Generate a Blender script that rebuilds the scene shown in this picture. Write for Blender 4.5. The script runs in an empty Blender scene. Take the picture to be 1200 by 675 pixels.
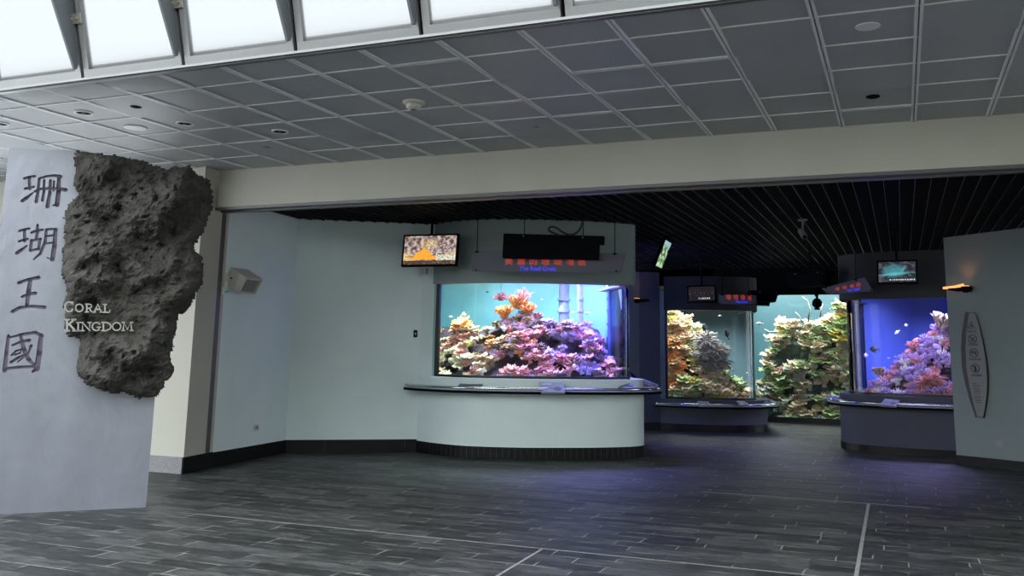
import bpy, bmesh, math, random
from mathutils import Vector, Matrix, noise
random.seed(7)
R = math.radians
scn = bpy.context.scene
col = scn.collection

# ------------------------------------------------------------------ camera
F, PX, PY, YAW, PIT, ROL, EYE = 1066.64, 630.18, 226.6, -.3777, .1676, .0138, 1.6
fw = Vector((math.sin(YAW)*math.cos(PIT), math.cos(YAW)*math.cos(PIT), math.sin(PIT)))
rt = Vector((math.cos(YAW), -math.sin(YAW), 0))
up = rt.cross(fw)
cr = rt*math.cos(ROL) + up*math.sin(ROL)
cu = -rt*math.sin(ROL) + up*math.cos(ROL)
cd = bpy.data.cameras.new('camera')
cam = bpy.data.objects.new('camera', cd); col.objects.link(cam)
cd.sensor_width = 36; cd.sensor_fit = 'HORIZONTAL'; cd.lens = F/1200*36
cd.shift_x = (600-PX)/1200; cd.shift_y = (PY-337.5)/1200
cd.clip_start = .05; cd.clip_end = 200
m = Matrix((cr, cu, -fw)).transposed().to_4x4(); m.translation = (0, 0, EYE)
cam.matrix_world = m
scn.camera = cam

def ray(x, y): return fw + cr*((x-PX)/F) - cu*((y-PY)/F)
def at(x, y, Y):            # the point at depth Y seen at that place of the photo
    d = ray(x, y); return Vector((0, 0, EYE)) + d*(Y/d.y)
def atz(x, y, z=0):
    d = ray(x, y); return Vector((0, 0, EYE)) + d*((z-EYE)/d.z)

# ------------------------------------------------------------------ world, exposure, daylight
w = bpy.data.worlds.new('world'); scn.world = w; w.use_nodes = True
w.node_tree.nodes['Background'].inputs[0].default_value = (.90, .96, 1, 1)
w.node_tree.nodes['Background'].inputs[1].default_value = 5.0
scn.view_settings.view_transform = 'Standard'
scn.view_settings.look = 'None'
scn.view_settings.gamma = 1
scn.view_settings.use_curve_mapping = False
scn.view_settings.exposure = 0.0
scn.cycles.max_bounces = 8
scn.cycles.transparent_max_bounces = 16
scn.cycles.sample_clamp_indirect = 6
scn.cycles.caustics_reflective = False
scn.cycles.caustics_refractive = False

LIGHTS = dict(near=(75, 60, 150), mid=115, right=190, big=230)

def area(name, loc, size, power, color, rot=(0, 0, 0), sy=None, spread=180):
    l = bpy.data.lights.new(name, 'AREA'); l.energy = power; l.color = color
    l.size = size
    if sy: l.shape = 'RECTANGLE'; l.size_y = sy
    l.spread = R(spread)
    o = bpy.data.objects.new(name, l); o.location = loc; o.rotation_euler = rot
    col.objects.link(o); return o

# ------------------------------------------------------------------ helpers
def tag(o, label=None, cat=None, group=None, kind=None):
    if label: o['label'] = label
    if cat: o['category'] = cat
    if group: o['group'] = group
    if kind: o['kind'] = kind
    return o
def thing(name, label, cat, loc=(0, 0, 0), group=None):
    o = bpy.data.objects.new(name, None); o.empty_display_size = .1; o.location = loc
    col.objects.link(o); return tag(o, label, cat, group)
class MB:
    def __init__(s): s.v = []; s.f = []; s.mi = []
    def add(s, vs, fs, mi=0):
        b = len(s.v); s.v += [Vector(p) for p in vs]
        s.f += [tuple(b+i for i in f) for f in fs]; s.mi += [mi]*len(fs)
    def box(s, c, d, M=None, mi=0):
        c = Vector(c); hx, hy, hz = d[0]/2, d[1]/2, d[2]/2
        vs = [Vector((x, y, z)) for x in (-hx, hx) for y in (-hy, hy) for z in (-hz, hz)]
        if M is not None: vs = [M @ v for v in vs]
        s.add([c+v for v in vs], [(0,1,3,2), (4,6,7,5), (0,4,5,1), (2,3,7,6), (0,2,6,4), (1,5,7,3)], mi)
    def tube(s, pts, r, n=8, mi=0, cap=True):
        pts = [Vector(p) for p in pts]; rs = r if isinstance(r, (list, tuple)) else [r]*len(pts)
        vs = []; fs = []; prev = None
        for i, p in enumerate(pts):
            t = (pts[min(i+1, len(pts)-1)] - pts[max(i-1, 0)])
            if t.length < 1e-9: t = Vector((0, 0, 1))
            t.normalize()
            a = prev if prev is not None else (Vector((0, 0, 1)) if abs(t.z) < .9 else Vector((1, 0, 0)))
            a = (a - t*a.dot(t)); a.normalize(); prev = a; b = t.cross(a)
            for k in range(n):
                an = 2*math.pi*k/n; vs.append(p + (a*math.cos(an)+b*math.sin(an))*rs[i])
        for i in range(len(pts)-1):
            for k in range(n):
                k2 = (k+1) % n; fs.append((i*n+k, i*n+k2, (i+1)*n+k2, (i+1)*n+k))
        if cap:
            fs.append(tuple(range(n-1, -1, -1))); fs.append(tuple((len(pts)-1)*n+k for k in range(n)))
        s.add(vs, fs, mi)
    def prism(s, poly, dirv, mi=0):     # closed polygon (3D points) pushed along dirv
        n = len(poly); d = Vector(dirv); a = [Vector(p) for p in poly]
        s.add(a+[p+d for p in a], [tuple(range(n)), tuple(range(2*n-1, n-1, -1))] + [(i, i+n, (i+1) % n+n, (i+1) % n) for i in range(n)], mi)
    def wall(s, path, z0, z1, th, mi=0, side=1):    # vertical sheet with thickness along plan path, thickness away from the right-hand side
        n = len(path); N = normals(path)
        a = [Vector((p[0], p[1], 0)) for p in path]; b = [a[i]-N[i]*th*side for i in range(n)]
        vs = []
        for i in range(n):
            vs += [a[i]+Vector((0,0,z0)), a[i]+Vector((0,0,z1)), b[i]+Vector((0,0,z1)), b[i]+Vector((0,0,z0))]
        fs = [(0,1,2,3), tuple(4*(n-1)+k for k in (3,2,1,0))]
        for i in range(n-1):
            for k in range(4): fs.append((4*i+k, 4*i+4+k, 4*i+4+(k+1) % 4, 4*i+(k+1) % 4))
        s.add(vs, fs, mi)
    def build(s, name, mats, parent=None, smooth=False, bevel=0, autos=False):
        me = bpy.data.meshes.new(name); me.from_pydata([tuple(v) for v in s.v], [], s.f)
        if not isinstance(mats, (list, tuple)): mats = [mats]
        for x in mats: me.materials.append(x)
        me.polygons.foreach_set('material_index', s.mi)
        bm = bmesh.new(); bm.from_mesh(me); bmesh.ops.recalc_face_normals(bm, faces=bm.faces); bm.to_mesh(me); bm.free()
        if smooth or autos: me.polygons.foreach_set('use_smooth', [True]*len(me.polygons))
        o = bpy.data.objects.new(name, me); col.objects.link(o)
        if autos: me.set_sharp_from_angle(angle=R(35))
        if parent is not None:
            o.parent = parent; o.matrix_parent_inverse = Matrix.Identity(4)
            l = parent.matrix_world_loc if False else total_loc(parent)
            for v in me.vertices: v.co -= l
        if bevel:
            b = o.modifiers.new('bevel', 'BEVEL'); b.width = bevel; b.segments = 2; b.limit_method = 'ANGLE'
        return o
def total_loc(o):
    l = Vector((0, 0, 0))
    while o is not None: l += o.location; o = o.parent
    return l
def normals(path):
    out = []
    for i in range(len(path)):
        a = path[max(i-1, 0)]; b = path[min(i+1, len(path)-1)]
        t = Vector((b[0]-a[0], b[1]-a[1], 0)).normalized(); out.append(Vector((t.y, -t.x, 0)))
    return out
def spline(pts, n=8):
    P = [Vector((p[0], p[1], 0)) for p in pts]; P = [P[0]*2-P[1]] + P + [P[-1]*2-P[-2]]; out = []
    for i in range(1, len(P)-2):
        for k in range(n):
            t = k/n; a, b, c, d = P[i-1:i+3]
            out.append(.5*((2*b) + (c-a)*t + (2*a-5*b+4*c-d)*t*t + (3*b-a-3*c+d)*t**3))
    out.append(P[-2]); return out
def offs(path, d):
    N = normals(path); return [path[i]+N[i]*d for i in range(len(path))]
def trim(path, a, b=0):
    def cut(p, s):
        p = list(p)
        while s > 0 and len(p) > 2:
            l = (p[1]-p[0]).length
            if l > s: p[0] = p[0] + (p[1]-p[0])*(s/l); break
            s -= l; p.pop(0)
        return p
    return cut(cut(path, a)[::-1], b)[::-1]
def interp(tab, x):
    if x <= tab[0][0]: return tab[0][1]
    for (a, b), (c, d) in zip(tab, tab[1:]):
        if x <= c: return b + (d-b)*(x-a)/(c-a)
    return tab[-1][1]
def catm(tab, x): return interp(tab, x)

# ------------------------------------------------------------------ materials
def mat(name, c, rough=.6, metal=0, var=0, vscale=3, bump=0, bscale=30, emit=None, es=0, c2=None, spec=.5, stretch=None, coord='Object', detail=4):
    m = bpy.data.materials.new(name); m.use_nodes = True; nt = m.node_tree; b = nt.nodes['Principled BSDF']
    c = tuple(c)+(1,)
    b.inputs['Base Color'].default_value = c; b.inputs['Roughness'].default_value = rough
    b.inputs['Metallic'].default_value = metal; b.inputs['Specular IOR Level'].default_value = spec
    if var or bump:
        tc = nt.nodes.new('ShaderNodeTexCoord'); vec = tc.outputs[coord]
        if stretch:
            mp = nt.nodes.new('ShaderNodeMapping'); mp.inputs['Scale'].default_value = stretch
            nt.links.new(vec, mp.inputs[0]); vec = mp.outputs[0]
    if var:
        n = nt.nodes.new('ShaderNodeTexNoise'); n.inputs['Scale'].default_value = vscale; n.inputs['Detail'].default_value = detail
        nt.links.new(vec, n.inputs['Vector'])
        cr_ = nt.nodes.new('ShaderNodeValToRGB'); e = cr_.color_ramp.elements
        e[0].position = .3; e[1].position = .7
        e[0].color = tuple(x*(1-var) for x in c[:3])+(1,) if c2 is None else tuple(c2)+(1,); e[1].color = tuple(min(1, x*(1+var*.5)) for x in c[:3])+(1,) if c2 is None else c
        nt.links.new(n.outputs[0], cr_.inputs[0]); nt.links.new(cr_.outputs[0], b.inputs['Base Color'])
    if bump:
        n = nt.nodes.new('ShaderNodeTexNoise'); n.inputs['Scale'].default_value = bscale; n.inputs['Detail'].default_value = 6
        nt.links.new(vec, n.inputs['Vector'])
        bp = nt.nodes.new('ShaderNodeBump'); bp.inputs['Strength'].default_value = bump; bp.inputs['Distance'].default_value = .02
        nt.links.new(n.outputs[0], bp.inputs['Height']); nt.links.new(bp.outputs[0], b.inputs['Normal'])
    if emit:
        b.inputs['Emission Color'].default_value = tuple(emit)+(1,); b.inputs['Emission Strength'].default_value = es
    return m
def mat_picture(name, strength, rough=.25, base=0.02):
    m = bpy.data.materials.new(name); m.use_nodes = True; nt = m.node_tree; b = nt.nodes['Principled BSDF']
    a = nt.nodes.new('ShaderNodeVertexColor'); a.layer_name = 'picture'
    b.inputs['Roughness'].default_value = rough
    if strength:
        b.inputs['Base Color'].default_value = (base, base, base, 1)
        nt.links.new(a.outputs[0], b.inputs['Emission Color']); b.inputs['Emission Strength'].default_value = strength
    else: nt.links.new(a.outputs[0], b.inputs['Base Color'])
    return m
def mat_glass(name, tint=(1, 1, 1), rough=.02):
    m = bpy.data.materials.new(name); m.use_nodes = True; nt = m.node_tree; nt.nodes.clear()
    o = nt.nodes.new('ShaderNodeOutputMaterial'); mx = nt.nodes.new('ShaderNodeMixShader'); fr = nt.nodes.new('ShaderNodeFresnel')
    fr.inputs[0].default_value = 1.16
    t = nt.nodes.new('ShaderNodeBsdfTransparent'); t.inputs[0].default_value = tuple(tint)+(1,)
    g = nt.nodes.new('ShaderNodeBsdfGlossy'); g.inputs['Roughness'].default_value = rough
    nt.links.new(fr.outputs[0], mx.inputs[0]); nt.links.new(t.outputs[0], mx.inputs[1]); nt.links.new(g.outputs[0], mx.inputs[2])
    nt.links.new(mx.outputs[0], o.inputs[0]); return m
def mat_water(name, color, dens):
    m = bpy.data.materials.new(name); m.use_nodes = True; nt = m.node_tree; nt.nodes.clear()
    o = nt.nodes.new('ShaderNodeOutputMaterial'); t = nt.nodes.new('ShaderNodeBsdfTransparent')
    v = nt.nodes.new('ShaderNodeVolumeAbsorption'); v.inputs[0].default_value = tuple(color)+(1,); v.inputs[1].default_value = dens
    nt.links.new(t.outputs[0], o.inputs[0]); nt.links.new(v.outputs[0], o.inputs[1]); return m
def mat_floor():
    m = bpy.data.materials.new('slate_floor'); m.use_nodes = True; nt = m.node_tree; b = nt.nodes['Principled BSDF']; L = nt.links.new
    N = nt.nodes.new
    tc = N('ShaderNodeTexCoord')
    wob = N('ShaderNodeTexNoise'); wob.inputs['Scale'].default_value = 1.7; wob.inputs['Detail'].default_value = 5; L(tc.outputs['Object'], wob.inputs[0])
    sub = N('ShaderNodeVectorMath'); sub.operation = 'MULTIPLY_ADD'; sub.inputs[1].default_value = (.06, .035, 0); L(wob.outputs['Color'], sub.inputs[0]); L(tc.outputs['Object'], sub.inputs[2])
    def brick(wd, ht, off, msz, freq=2, sq=1.0):
        k = N('ShaderNodeTexBrick'); k.offset = off; k.offset_frequency = freq; k.squash = sq; k.squash_frequency = 3
        k.inputs['Scale'].default_value = 1; k.inputs['Brick Width'].default_value = wd; k.inputs['Row Height'].default_value = ht
        k.inputs['Mortar Size'].default_value = msz; k.inputs['Mortar Smooth'].default_value = .1
        k.inputs['Color1'].default_value = (0, 0, 0, 1); k.inputs['Color2'].default_value = (1, 1, 1, 1); k.inputs['Mortar'].default_value = (.5, .5, .5, 1)
        L(sub.outputs[0], k.inputs['Vector']); return k
    k = brick(.52, .19, .37, .0055, 2, 1.35)
    st = N('ShaderNodeMapping'); st.inputs['Scale'].default_value = (2.2, 9, 1); L(tc.outputs['Object'], st.inputs[0])
    n1 = N('ShaderNodeTexNoise'); n1.inputs['Scale'].default_value = 1.6; n1.inputs['Detail'].default_value = 9; n1.inputs['Roughness'].default_value = .68; n1.inputs['Distortion'].default_value = .6; L(st.outputs[0], n1.inputs[0])
    n2 = N('ShaderNodeTexNoise'); n2.inputs['Scale'].default_value = .9; n2.inputs['Detail'].default_value = 5; L(tc.outputs['Object'], n2.inputs[0])
    # tile tone
    a1 = N('ShaderNodeMath'); a1.operation = 'MULTIPLY_ADD'; a1.inputs[1].default_value = .22; L(k.outputs['Color'], a1.inputs[0]); L(n1.outputs[0], a1.inputs[2])
    cr_ = N('ShaderNodeValToRGB'); L(a1.outputs[0], cr_.inputs[0]); e = cr_.color_ramp.elements
    e[0].position = .40; e[0].color = (.014, .015, .015, 1); e[1].position = .82; e[1].color = (.095, .098, .097, 1)
    q = e.new(.60); q.color = (.036, .039, .039, 1)
    # grout, worn away in places
    g1 = N('ShaderNodeTexNoise'); g1.inputs['Scale'].default_value = 3.4; g1.inputs['Detail'].default_value = 6; L(tc.outputs['Object'], g1.inputs[0])
    gr = N('ShaderNodeValToRGB'); gr.color_ramp.elements[0].position = .47; gr.color_ramp.elements[1].position = .60; L(g1.outputs[0], gr.inputs[0])
    gm = N('ShaderNodeMath'); gm.operation = 'MULTIPLY'; L(k.outputs['Fac'], gm.inputs[0]); L(gr.outputs[0], gm.inputs[1])
    mx = N('ShaderNodeMix'); mx.data_type = 'RGBA'; L(gm.outputs[0], mx.inputs[0]); L(cr_.outputs[0], mx.inputs[6]); mx.inputs[7].default_value = (.30, .30, .28, 1)
    L(mx.outputs[2], b.inputs['Base Color'])
    rr = N('ShaderNodeMapRange'); b.inputs['Specular IOR Level'].default_value = .2; rr.inputs[3].default_value = .30; rr.inputs[4].default_value = .68; L(n1.outputs[0], rr.inputs[0]); L(rr.outputs[0], b.inputs['Roughness'])
    hsum = N('ShaderNodeMath'); hsum.operation = 'MULTIPLY_ADD'; hsum.inputs[1].default_value = -.2; L(k.outputs['Fac'], hsum.inputs[0]); L(n1.outputs[0], hsum.inputs[2])
    bp = N('ShaderNodeBump'); bp.inputs['Strength'].default_value = .8; bp.inputs['Distance'].default_value = .02; L(hsum.outputs[0], bp.inputs['Height']); L(bp.outputs[0], b.inputs['Normal'])
    return m
M = {}
M['floor'] = mat_floor()
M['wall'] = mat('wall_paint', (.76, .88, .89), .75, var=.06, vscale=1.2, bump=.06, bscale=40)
M['wall_right'] = mat('wall_tone_right', (.19, .225, .23), .75, var=.06, vscale=1.2, bump=.06, bscale=40)  # even grey tone, darker than the left wall
M['wall_dark'] = mat('wall_tone_far', (.05, .055, .08), .75, var=.06, vscale=1.2, bump=.06, bscale=40)  # darkest wall tone, for the centre wall and far tank bases
M['header'] = mat('header_shaded', (.27, .32, .32), .7, var=.05, vscale=2)  # wall colour darkened to hold the shade behind the beam
M['header_dark'] = mat('header_unlit', (.016, .017, .022), .7)  # dimness of the deep room put into the far headers' colour
M['cream'] = mat('cream_paint', (.52, .51, .44), .7, var=.05, vscale=1.5, bump=.05, bscale=30)
M['skirt'] = mat('black_granite_tile', (.007, .008, .009), .4, var=.5, vscale=30, spec=.2)
M['skirt_grey'] = mat('grey_granite_tile', (.25, .25, .26), .45, var=.35, vscale=60)
M['grout'] = mat('dark_grout', (.07, .07, .065), .8)
M['panel'] = mat('ceiling_panel_metal', (.42, .44, .47), .52, metal=.0, var=.08, vscale=1.4)
M['tbar'] = mat('ceiling_grid_paint', (.86, .87, .90), .45)
M['slot'] = mat('ceiling_gap_grey', (.5, .51, .53), .6)  # mid-grey backing seen through the panel gaps
M['alu'] = mat('brushed_aluminium', (.19, .193, .193), .4, metal=.5, var=.06, vscale=5)
M['track'] = mat('shutter_track_metal', (.12, .12, .12), .4, metal=.5)
M['black'] = mat('black_paint', (.004, .005, .007), .8, spec=.05)
M['louvre'] = mat('black_louvre', (.004, .005, .007), .6, spec=.15)
M['louvre_bar'] = mat('louvre_bar_edge', (.06, .06, .063), .35, metal=.5)
M['fin'] = mat('dark_grey_fin', (.09, .10, .11), .5)
M['clip'] = mat('nickel_clip', (.34, .32, .28), .35, metal=.8)
M['steel'] = mat('polished_steel', (.62, .64, .68), .16, metal=1)
M['shelf'] = mat('grey_ledge_top', (.34, .37, .38), .4)
M['beige'] = mat('warm_white_plastic', (.62, .60, .54), .45)
M['grey_plastic'] = mat('grey_plastic', (.23, .23, .23), .5)
M['gasket'] = mat('black_gasket', (.005, .005, .006), .4)
M['rope'] = mat('black_cable', (.006, .006, .007), .5)
M['board'] = mat('grey_board_face', (.15, .155, .155), .5)
M['board_edge'] = mat('dark_board_edge', (.018, .02, .02), .5)
M['ink'] = mat('black_ink', (.012, .012, .014), .6)
M['acrylic'] = None
M['glass'] = mat_glass('aquarium_glass')
M['orange_glow'] = mat('amber_lamp_glow', (.8, .4, .1), .4, emit=(1, .42, .12), es=1.3)

def struct(o, label=None): o['kind'] = 'structure'; return o

# ------------------------------------------------------------------ floor
b = MB(); b.prism([(-19, -9, -.2), (9, -9, -.2), (9, 27, -.2), (-9.0, 27, -.2), (-9.0, 9.42, -.2), (-19, 9.42, -.2)], (0, 0, .2)); struct(b.build('floor', M['floor']))
M['joint'] = mat('light_floor_joint', (.28, .28, .27), .6, var=.3, vscale=20)
for i, (p0, p1, wd) in enumerate((((-.41, 10.75), (-.36, 3.5), .03), ((-2.77, 7.17), (-2.66, 3.5), .022), ((-6.3, 7.2), (3.5, 7.2), .014), ((-2.2, 10.75), (.2, 10.75), .016), ((-.2, 12.9), (-.1, 11.2), .015))):
    d = Vector((p1[0]-p0[0], p1[1]-p0[1], 0)); n = Vector((-d.y, d.x, 0)).normalized()*wd/2
    a = Vector((*p0, .0005)); c = Vector((*p1, .0005)); b = MB()
    b.prism([a-n, c-n, c+n, a+n], (0, 0, .0015)); struct(b.build('trim_%d' % (i+1), M['joint'] if i < 4 else M['grout']))

# ------------------------------------------------------------------ outer hall: ceiling, skylight, front wall above the opening
ZC = 3.8625; X0, SX, Y0, SY = -7.8208, .67, 5.578, .6544
b = MB()
b.box((-5.5, 7.75, ZC+.09), (25, 4.0, .1), mi=2)          # slab above the panels
yb = 9.52
edges = [5.76, Y0+SY] + [Y0+SY*k for k in range(2, 7)]
edges[-1] = yb+.02
rnd = random.Random(3)
def panel(x0, x1, y0, y1, tilt):
    t = .004
    zs = [ZC+.004]*4
    # corners (x0,y0),(x1,y0),(x1,y1),(x0,y1)
    if tilt == 1: zs[0] -= .022; zs[1] -= .022
    if tilt == 2: zs[0] -= .02
    if tilt == 3: zs[2] -= .02; zs[3] -= .02
    g = .003
    P = [(x0+g, y0+g, zs[0]), (x1-g, y0+g, zs[1]), (x1-g, y1-g, zs[2]), (x0+g, y1-g, zs[3])]
    b.add(P+[(p[0], p[1], p[2]+.02) for p in P], [(0,1,2,3), (4,5,6,7), (0,4,5,1), (1,5,6,2), (2,6,7,3), (3,7,4,0)], 0)
for c in range(-14, 21):
    xa = X0+SX*c; xb = xa+SX
    for r_ in range(len(edges)-1):
        t = rnd.choice((0,)*7+(1, 2, 3))
        if (c, r_) in ((1, 0), (6, 3), (7, 4), (8, 2), (9, 2)): t = 1
        panel(xa+.022, xb-.022, edges[r_]+.008, edges[r_+1]-.008, t)
    for s in (-.016, .016): b.box((xa+s, 7.64, ZC-.002), (.022, 3.78, .010), mi=1)
for e in edges[1:-1]: b.box((-5.5, e, ZC-.001), (25, .016, .008), mi=1)
b.box((-5.5, 5.735, ZC-.005), (25, .05, .03), mi=3)
struct(b.build('ceiling', [M['panel'], M['tbar'], M['slot'], M['alu']]))

# wall above the opening, with roller-shutter track
b = MB()
b.box((-.4, 9.68, 3.63), (15.9, .3, .52)); struct(b.build('wall_front', M['cream']))
b = MB()
for y, z, h in ((9.56, 3.352, .036), (9.70, 3.345, .05)): b.box((-.45, y, z), (15.98, .09, h))
for x in range(-8, 7, 2): b.box((x+.3, 9.52, 3.35), (.012, .012, .02))
b.box((-8.415, 9.70, 1.68), (.03, .16, 3.3)); struct(b.build('trim_6', M['track']))
# column at the left of the opening
b = MB()
b.add([(x, y, z) for z in (0, 3.87) for x, y in ((-9.05, 9.24), (-8.33, 9.24), (-8.425, 9.86), (-9.05, 9.86))],
      [(0,1,2,3), (4,5,6,7), (0,1,5,4), (1,2,6,5), (2,3,7,6), (3,0,4,7)]); struct(b.build('wall_left_front', M['cream']))
b = MB(); b.box((-8.69, 9.232, .1), (.73, .022, .2)); struct(b.build('baseboard_left_front', M['skirt_grey']))
b = MB()
b.wall([(-8.316, 9.222), (-8.412, 9.86)], 0, .2, .02); struct(b.build('baseboard_left_side', M['skirt']))
b = MB(); b.box((-12.5, 9.36, 3.56), (6.9, .24, .62)); struct(b.build('wall_far_left', M['cream']))
# tall window at the far left
t = MB()
for x in (-9.1, -10.4, -11.7, -13.0, -14.3, -15.6): t.box((x, 9.36, 1.62), (.06, .1, 3.24))
for z in (.04, 3.2): t.box((-12.3, 9.36, z), (6.6, .1, .08))
o = struct(t.build('window_1', M['alu']))
t = MB(); t.box((-12.3, 9.36, 1.62), (6.5, .012, 3.1))
M['frost'] = bpy.data.materials.new('frosted_glass'); M['frost'].use_nodes = True
nt = M['frost'].node_tree; nt.nodes.clear()
o_ = nt.nodes.new('ShaderNodeOutputMaterial'); mx = nt.nodes.new('ShaderNodeMixShader'); mx.inputs[0].default_value = .35
tr = nt.nodes.new('ShaderNodeBsdfTransparent'); tr.inputs[0].default_value = (.43, .435, .435, 1)
tl = nt.nodes.new('ShaderNodeBsdfTranslucent'); tl.inputs[0].default_value = (.6, .6, .6, 1)
nt.links.new(tr.outputs[0], mx.inputs[1]); nt.links.new(tl.outputs[0], mx.inputs[2]); nt.links.new(mx.outputs[0], o_.inputs[0])
t.build('window_pane', M['glass'], o)

# skylight glazing rising from the ceiling edge
kd = Vector((0, -.27, .963)).normalized(); kn = Vector((0, -.963, -.27)).normalized()   # along the glass, inward normal
base = Vector((0, 5.715, ZC+.01)); PW = 1.118; SH = 4.6
win = MB(); panes = MB()
for i in range(-6, 10):
    xm = -6.555+PW*i
    xa, xb = xm+.018, xm+PW-.018
    def pt(x, s, n=0): return Vector((x, 0, 0))+base+kd*s+kn*n
    fwid = .06
    for (u0, u1, s0, s1) in ((xa, xb, 0, .075), (xa, xa+fwid, .075, SH), (xb-fwid, xb, .075, SH), (xa+fwid, xb-fwid, 2.2, 2.27)):
        win.prism([pt(u0, s0, .03), pt(u1, s0, .03), pt(u1, s1, .03), pt(u0, s1, .03)], -kn*.05)
    panes.prism([pt(xa+.03, .03, 0), pt(xb-.03, .03, 0), pt(xb-.03, SH, 0), pt(xa+.03, SH, 0)], -kn*.012)
    win.prism([pt(xm-.018, 0, -.01), pt(xm+.018, 0, -.01), pt(xm+.018, SH, -.01), pt(xm-.018, SH, -.01)], -kn*.03, mi=1)
win.box((-3, 5.72, ZC-.002), (20, .09, .02))
o = struct(win.build('window_2', [M['alu'], M['black']], autos=False)); panes.build('window_pane', M['frost'], o)
for i in range(-1, 6):
    xm = -6.555+PW*i
    tfin = thing('skylight_fin', 'dark grey tapered steel blade with %s at glazing joint, %s' % ('nickel clip', ('over the ceiling edge, beyond the left frame', 'leftmost in view', 'second from left in view', 'third from left in view', 'fourth from left in view', 'fifth from left in view')[max(0, min(5, i+1))]), 'glazing fin', Vector((xm, 0, 0))+base,
                 'steel blades along the skylight')
    if i < 0: tfin['label'] = 'dark grey tapered steel blade at skylight joint left of the frame'
    if i > 4: tfin['label'] = 'dark grey tapered steel blade at skylight joint over the right side'
    t = MB(); x = xm-.045
    poly = [pt(x, .10, .05), pt(x, .085, .065), pt(x, .09, .085), pt(x, .75, .235), pt(x, 1.6, .36), pt(x, SH, .5), pt(x, SH, .04), pt(x, .14, .035)]
    t.prism([p for p in poly], (.022, 0, 0)); t.build('blade', M['fin'], tfin)
    t = MB(); s = .52
    t.prism([pt(xm-.075, s-.045, .045), pt(xm+.075, s-.045, .045), pt(xm+.075, s+.045, .045), pt(xm-.075, s+.045, .045)], -kn*.012)
    for dx in (-.03, .03): t.tube([pt(xm+dx, s, .04), pt(xm+dx, s, .058)], .012, 8)
    t.build('clip', M['clip'], tfin)

# hall walls out of view: right and back, daylight enters at left and from the skylight
b = MB(); b.box((7.6, .8, 3.8), (.2, 18.2, 7.6)); struct(b.build('wall_right_hall', M['cream']))

b = MB(); b.box((-5, -8.6, 2.0), (24, .2, 4.0)); b.box((3.2, -8.6, 6.5), (9, .2, 5)); struct(b.build('wall_back_hall', M['cream']))  # unseen back wall, its stepped height shaped to control the daylight

# ------------------------------------------------------------------ aquarium room shell
ZI = 3.5
b = MB()
b.box((-3, 16.6, ZI+.16), (22, 13.8, .06))
for i in range(0, 215):
    y = 9.95+.06*i; b.box((-3, y, ZI+.045), (22, .008, .07))
for i in range(-70, 50):
    b.box((.234+.1667*i, 16.6, ZI+.012), (.004, 13.8, .03), mi=1)
struct(b.build('ceiling_louvre', [M['louvre'], M['louvre_bar']]))
# left wall with its bends
NEAR = spline([(-6.98, 12.70), (-6.55, 12.50), (-6.04, 12.37), (-5.58, 12.42), (-5.08, 12.58), (-4.69, 12.79), (-4.3, 13.02), (-3.92, 13.32), (-3.71, 13.60), (-3.73, 13.93), (-4.03, 14.4), (-4.5, 15.2)])
g00 = trim(offs(NEAR, -.22), .15)[0]
LW = [(-8.42, 9.8), (-8.6, 11.63), (-7.31, 12.46), (-6.98, 12.70), (g00.x, g00.y)]
b = MB(); b.wall(LW, 0, ZI+.1, .15); struct(b.build('wall_left', M['wall']))
def skirting(name, path, z1, pitch, seams=True, th=.018, m_=None, parent=None):
    s = MB(); s.wall(offs(path, th), 0, z1, th+.001)
    if seams:
        N_ = normals(path); acc = 0; rn = random.Random(5)
        for i in range(len(path)-1):
            a, c = path[i], path[i+1]; l = (c-a).length; p = pitch-acc
            while p < l:
                q = a+(c-a)*(p/l)+N_[i]*(th+.0005); d = (c-a).normalized()
                h0 = 0 if rn.random() < .6 else z1*.5*rn.random()
                s.prism([q-d*.002+Vector((0,0,h0)), q+d*.002+Vector((0,0,h0)), q+d*.002+Vector((0,0,z1)), q-d*.002+Vector((0,0,z1))], N_[i]*.001, mi=1)
                p += pitch
            acc = l-(p-pitch)
            acc = acc % pitch
    o = s.build(name, [m_ or M['skirt'], M['grout']], parent)
    if parent is None: struct(o)
    return o
V2 = lambda L_: [Vector((p[0], p[1], 0)) for p in L_]
skirting('baseboard_left', V2([(-8.425, 9.8), (-8.6, 11.63), (-7.31, 12.46), (-6.98, 12.70)]), .19, .6)
# wall between the first two tanks, room back wall, right walls
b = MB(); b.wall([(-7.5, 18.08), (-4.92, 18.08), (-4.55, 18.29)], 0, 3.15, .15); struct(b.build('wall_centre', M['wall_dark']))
skirting('baseboard_centre', V2([(-7.5, 18.08), (-4.92, 18.08), (-4.55, 18.29)]), .16, .5)
b = MB(); b.wall([(-8, 21.78), (4, 21.78)], 2.88, 3.56, .15); b.wall([(2.2, 21.78), (4, 21.78)], 0, 3.5, .15); b.wall([(-8, 21.78), (-4.1, 21.78)], 0, 3.5, .15); struct(b.build('wall_back', M['black']))
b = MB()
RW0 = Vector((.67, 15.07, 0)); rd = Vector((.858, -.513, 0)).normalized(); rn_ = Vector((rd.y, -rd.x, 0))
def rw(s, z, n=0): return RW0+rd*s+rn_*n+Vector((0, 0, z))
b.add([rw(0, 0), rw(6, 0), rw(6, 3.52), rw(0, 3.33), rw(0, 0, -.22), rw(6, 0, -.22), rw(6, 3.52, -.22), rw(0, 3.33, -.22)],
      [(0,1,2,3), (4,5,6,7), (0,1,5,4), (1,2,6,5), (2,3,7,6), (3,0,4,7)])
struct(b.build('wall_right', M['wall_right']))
s_ = MB(); s_.wall([rw(-.015, 0), rw(6, 0)], 0, .135, .25, side=1); s_ = MB()
s_.prism([rw(-.015, 0, .018), rw(6, 0, .018), rw(6, 0, -.235), rw(-.015, 0, -.235)], (0, 0, .135)); struct(s_.build('baseboard_right', M['skirt']))

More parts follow.
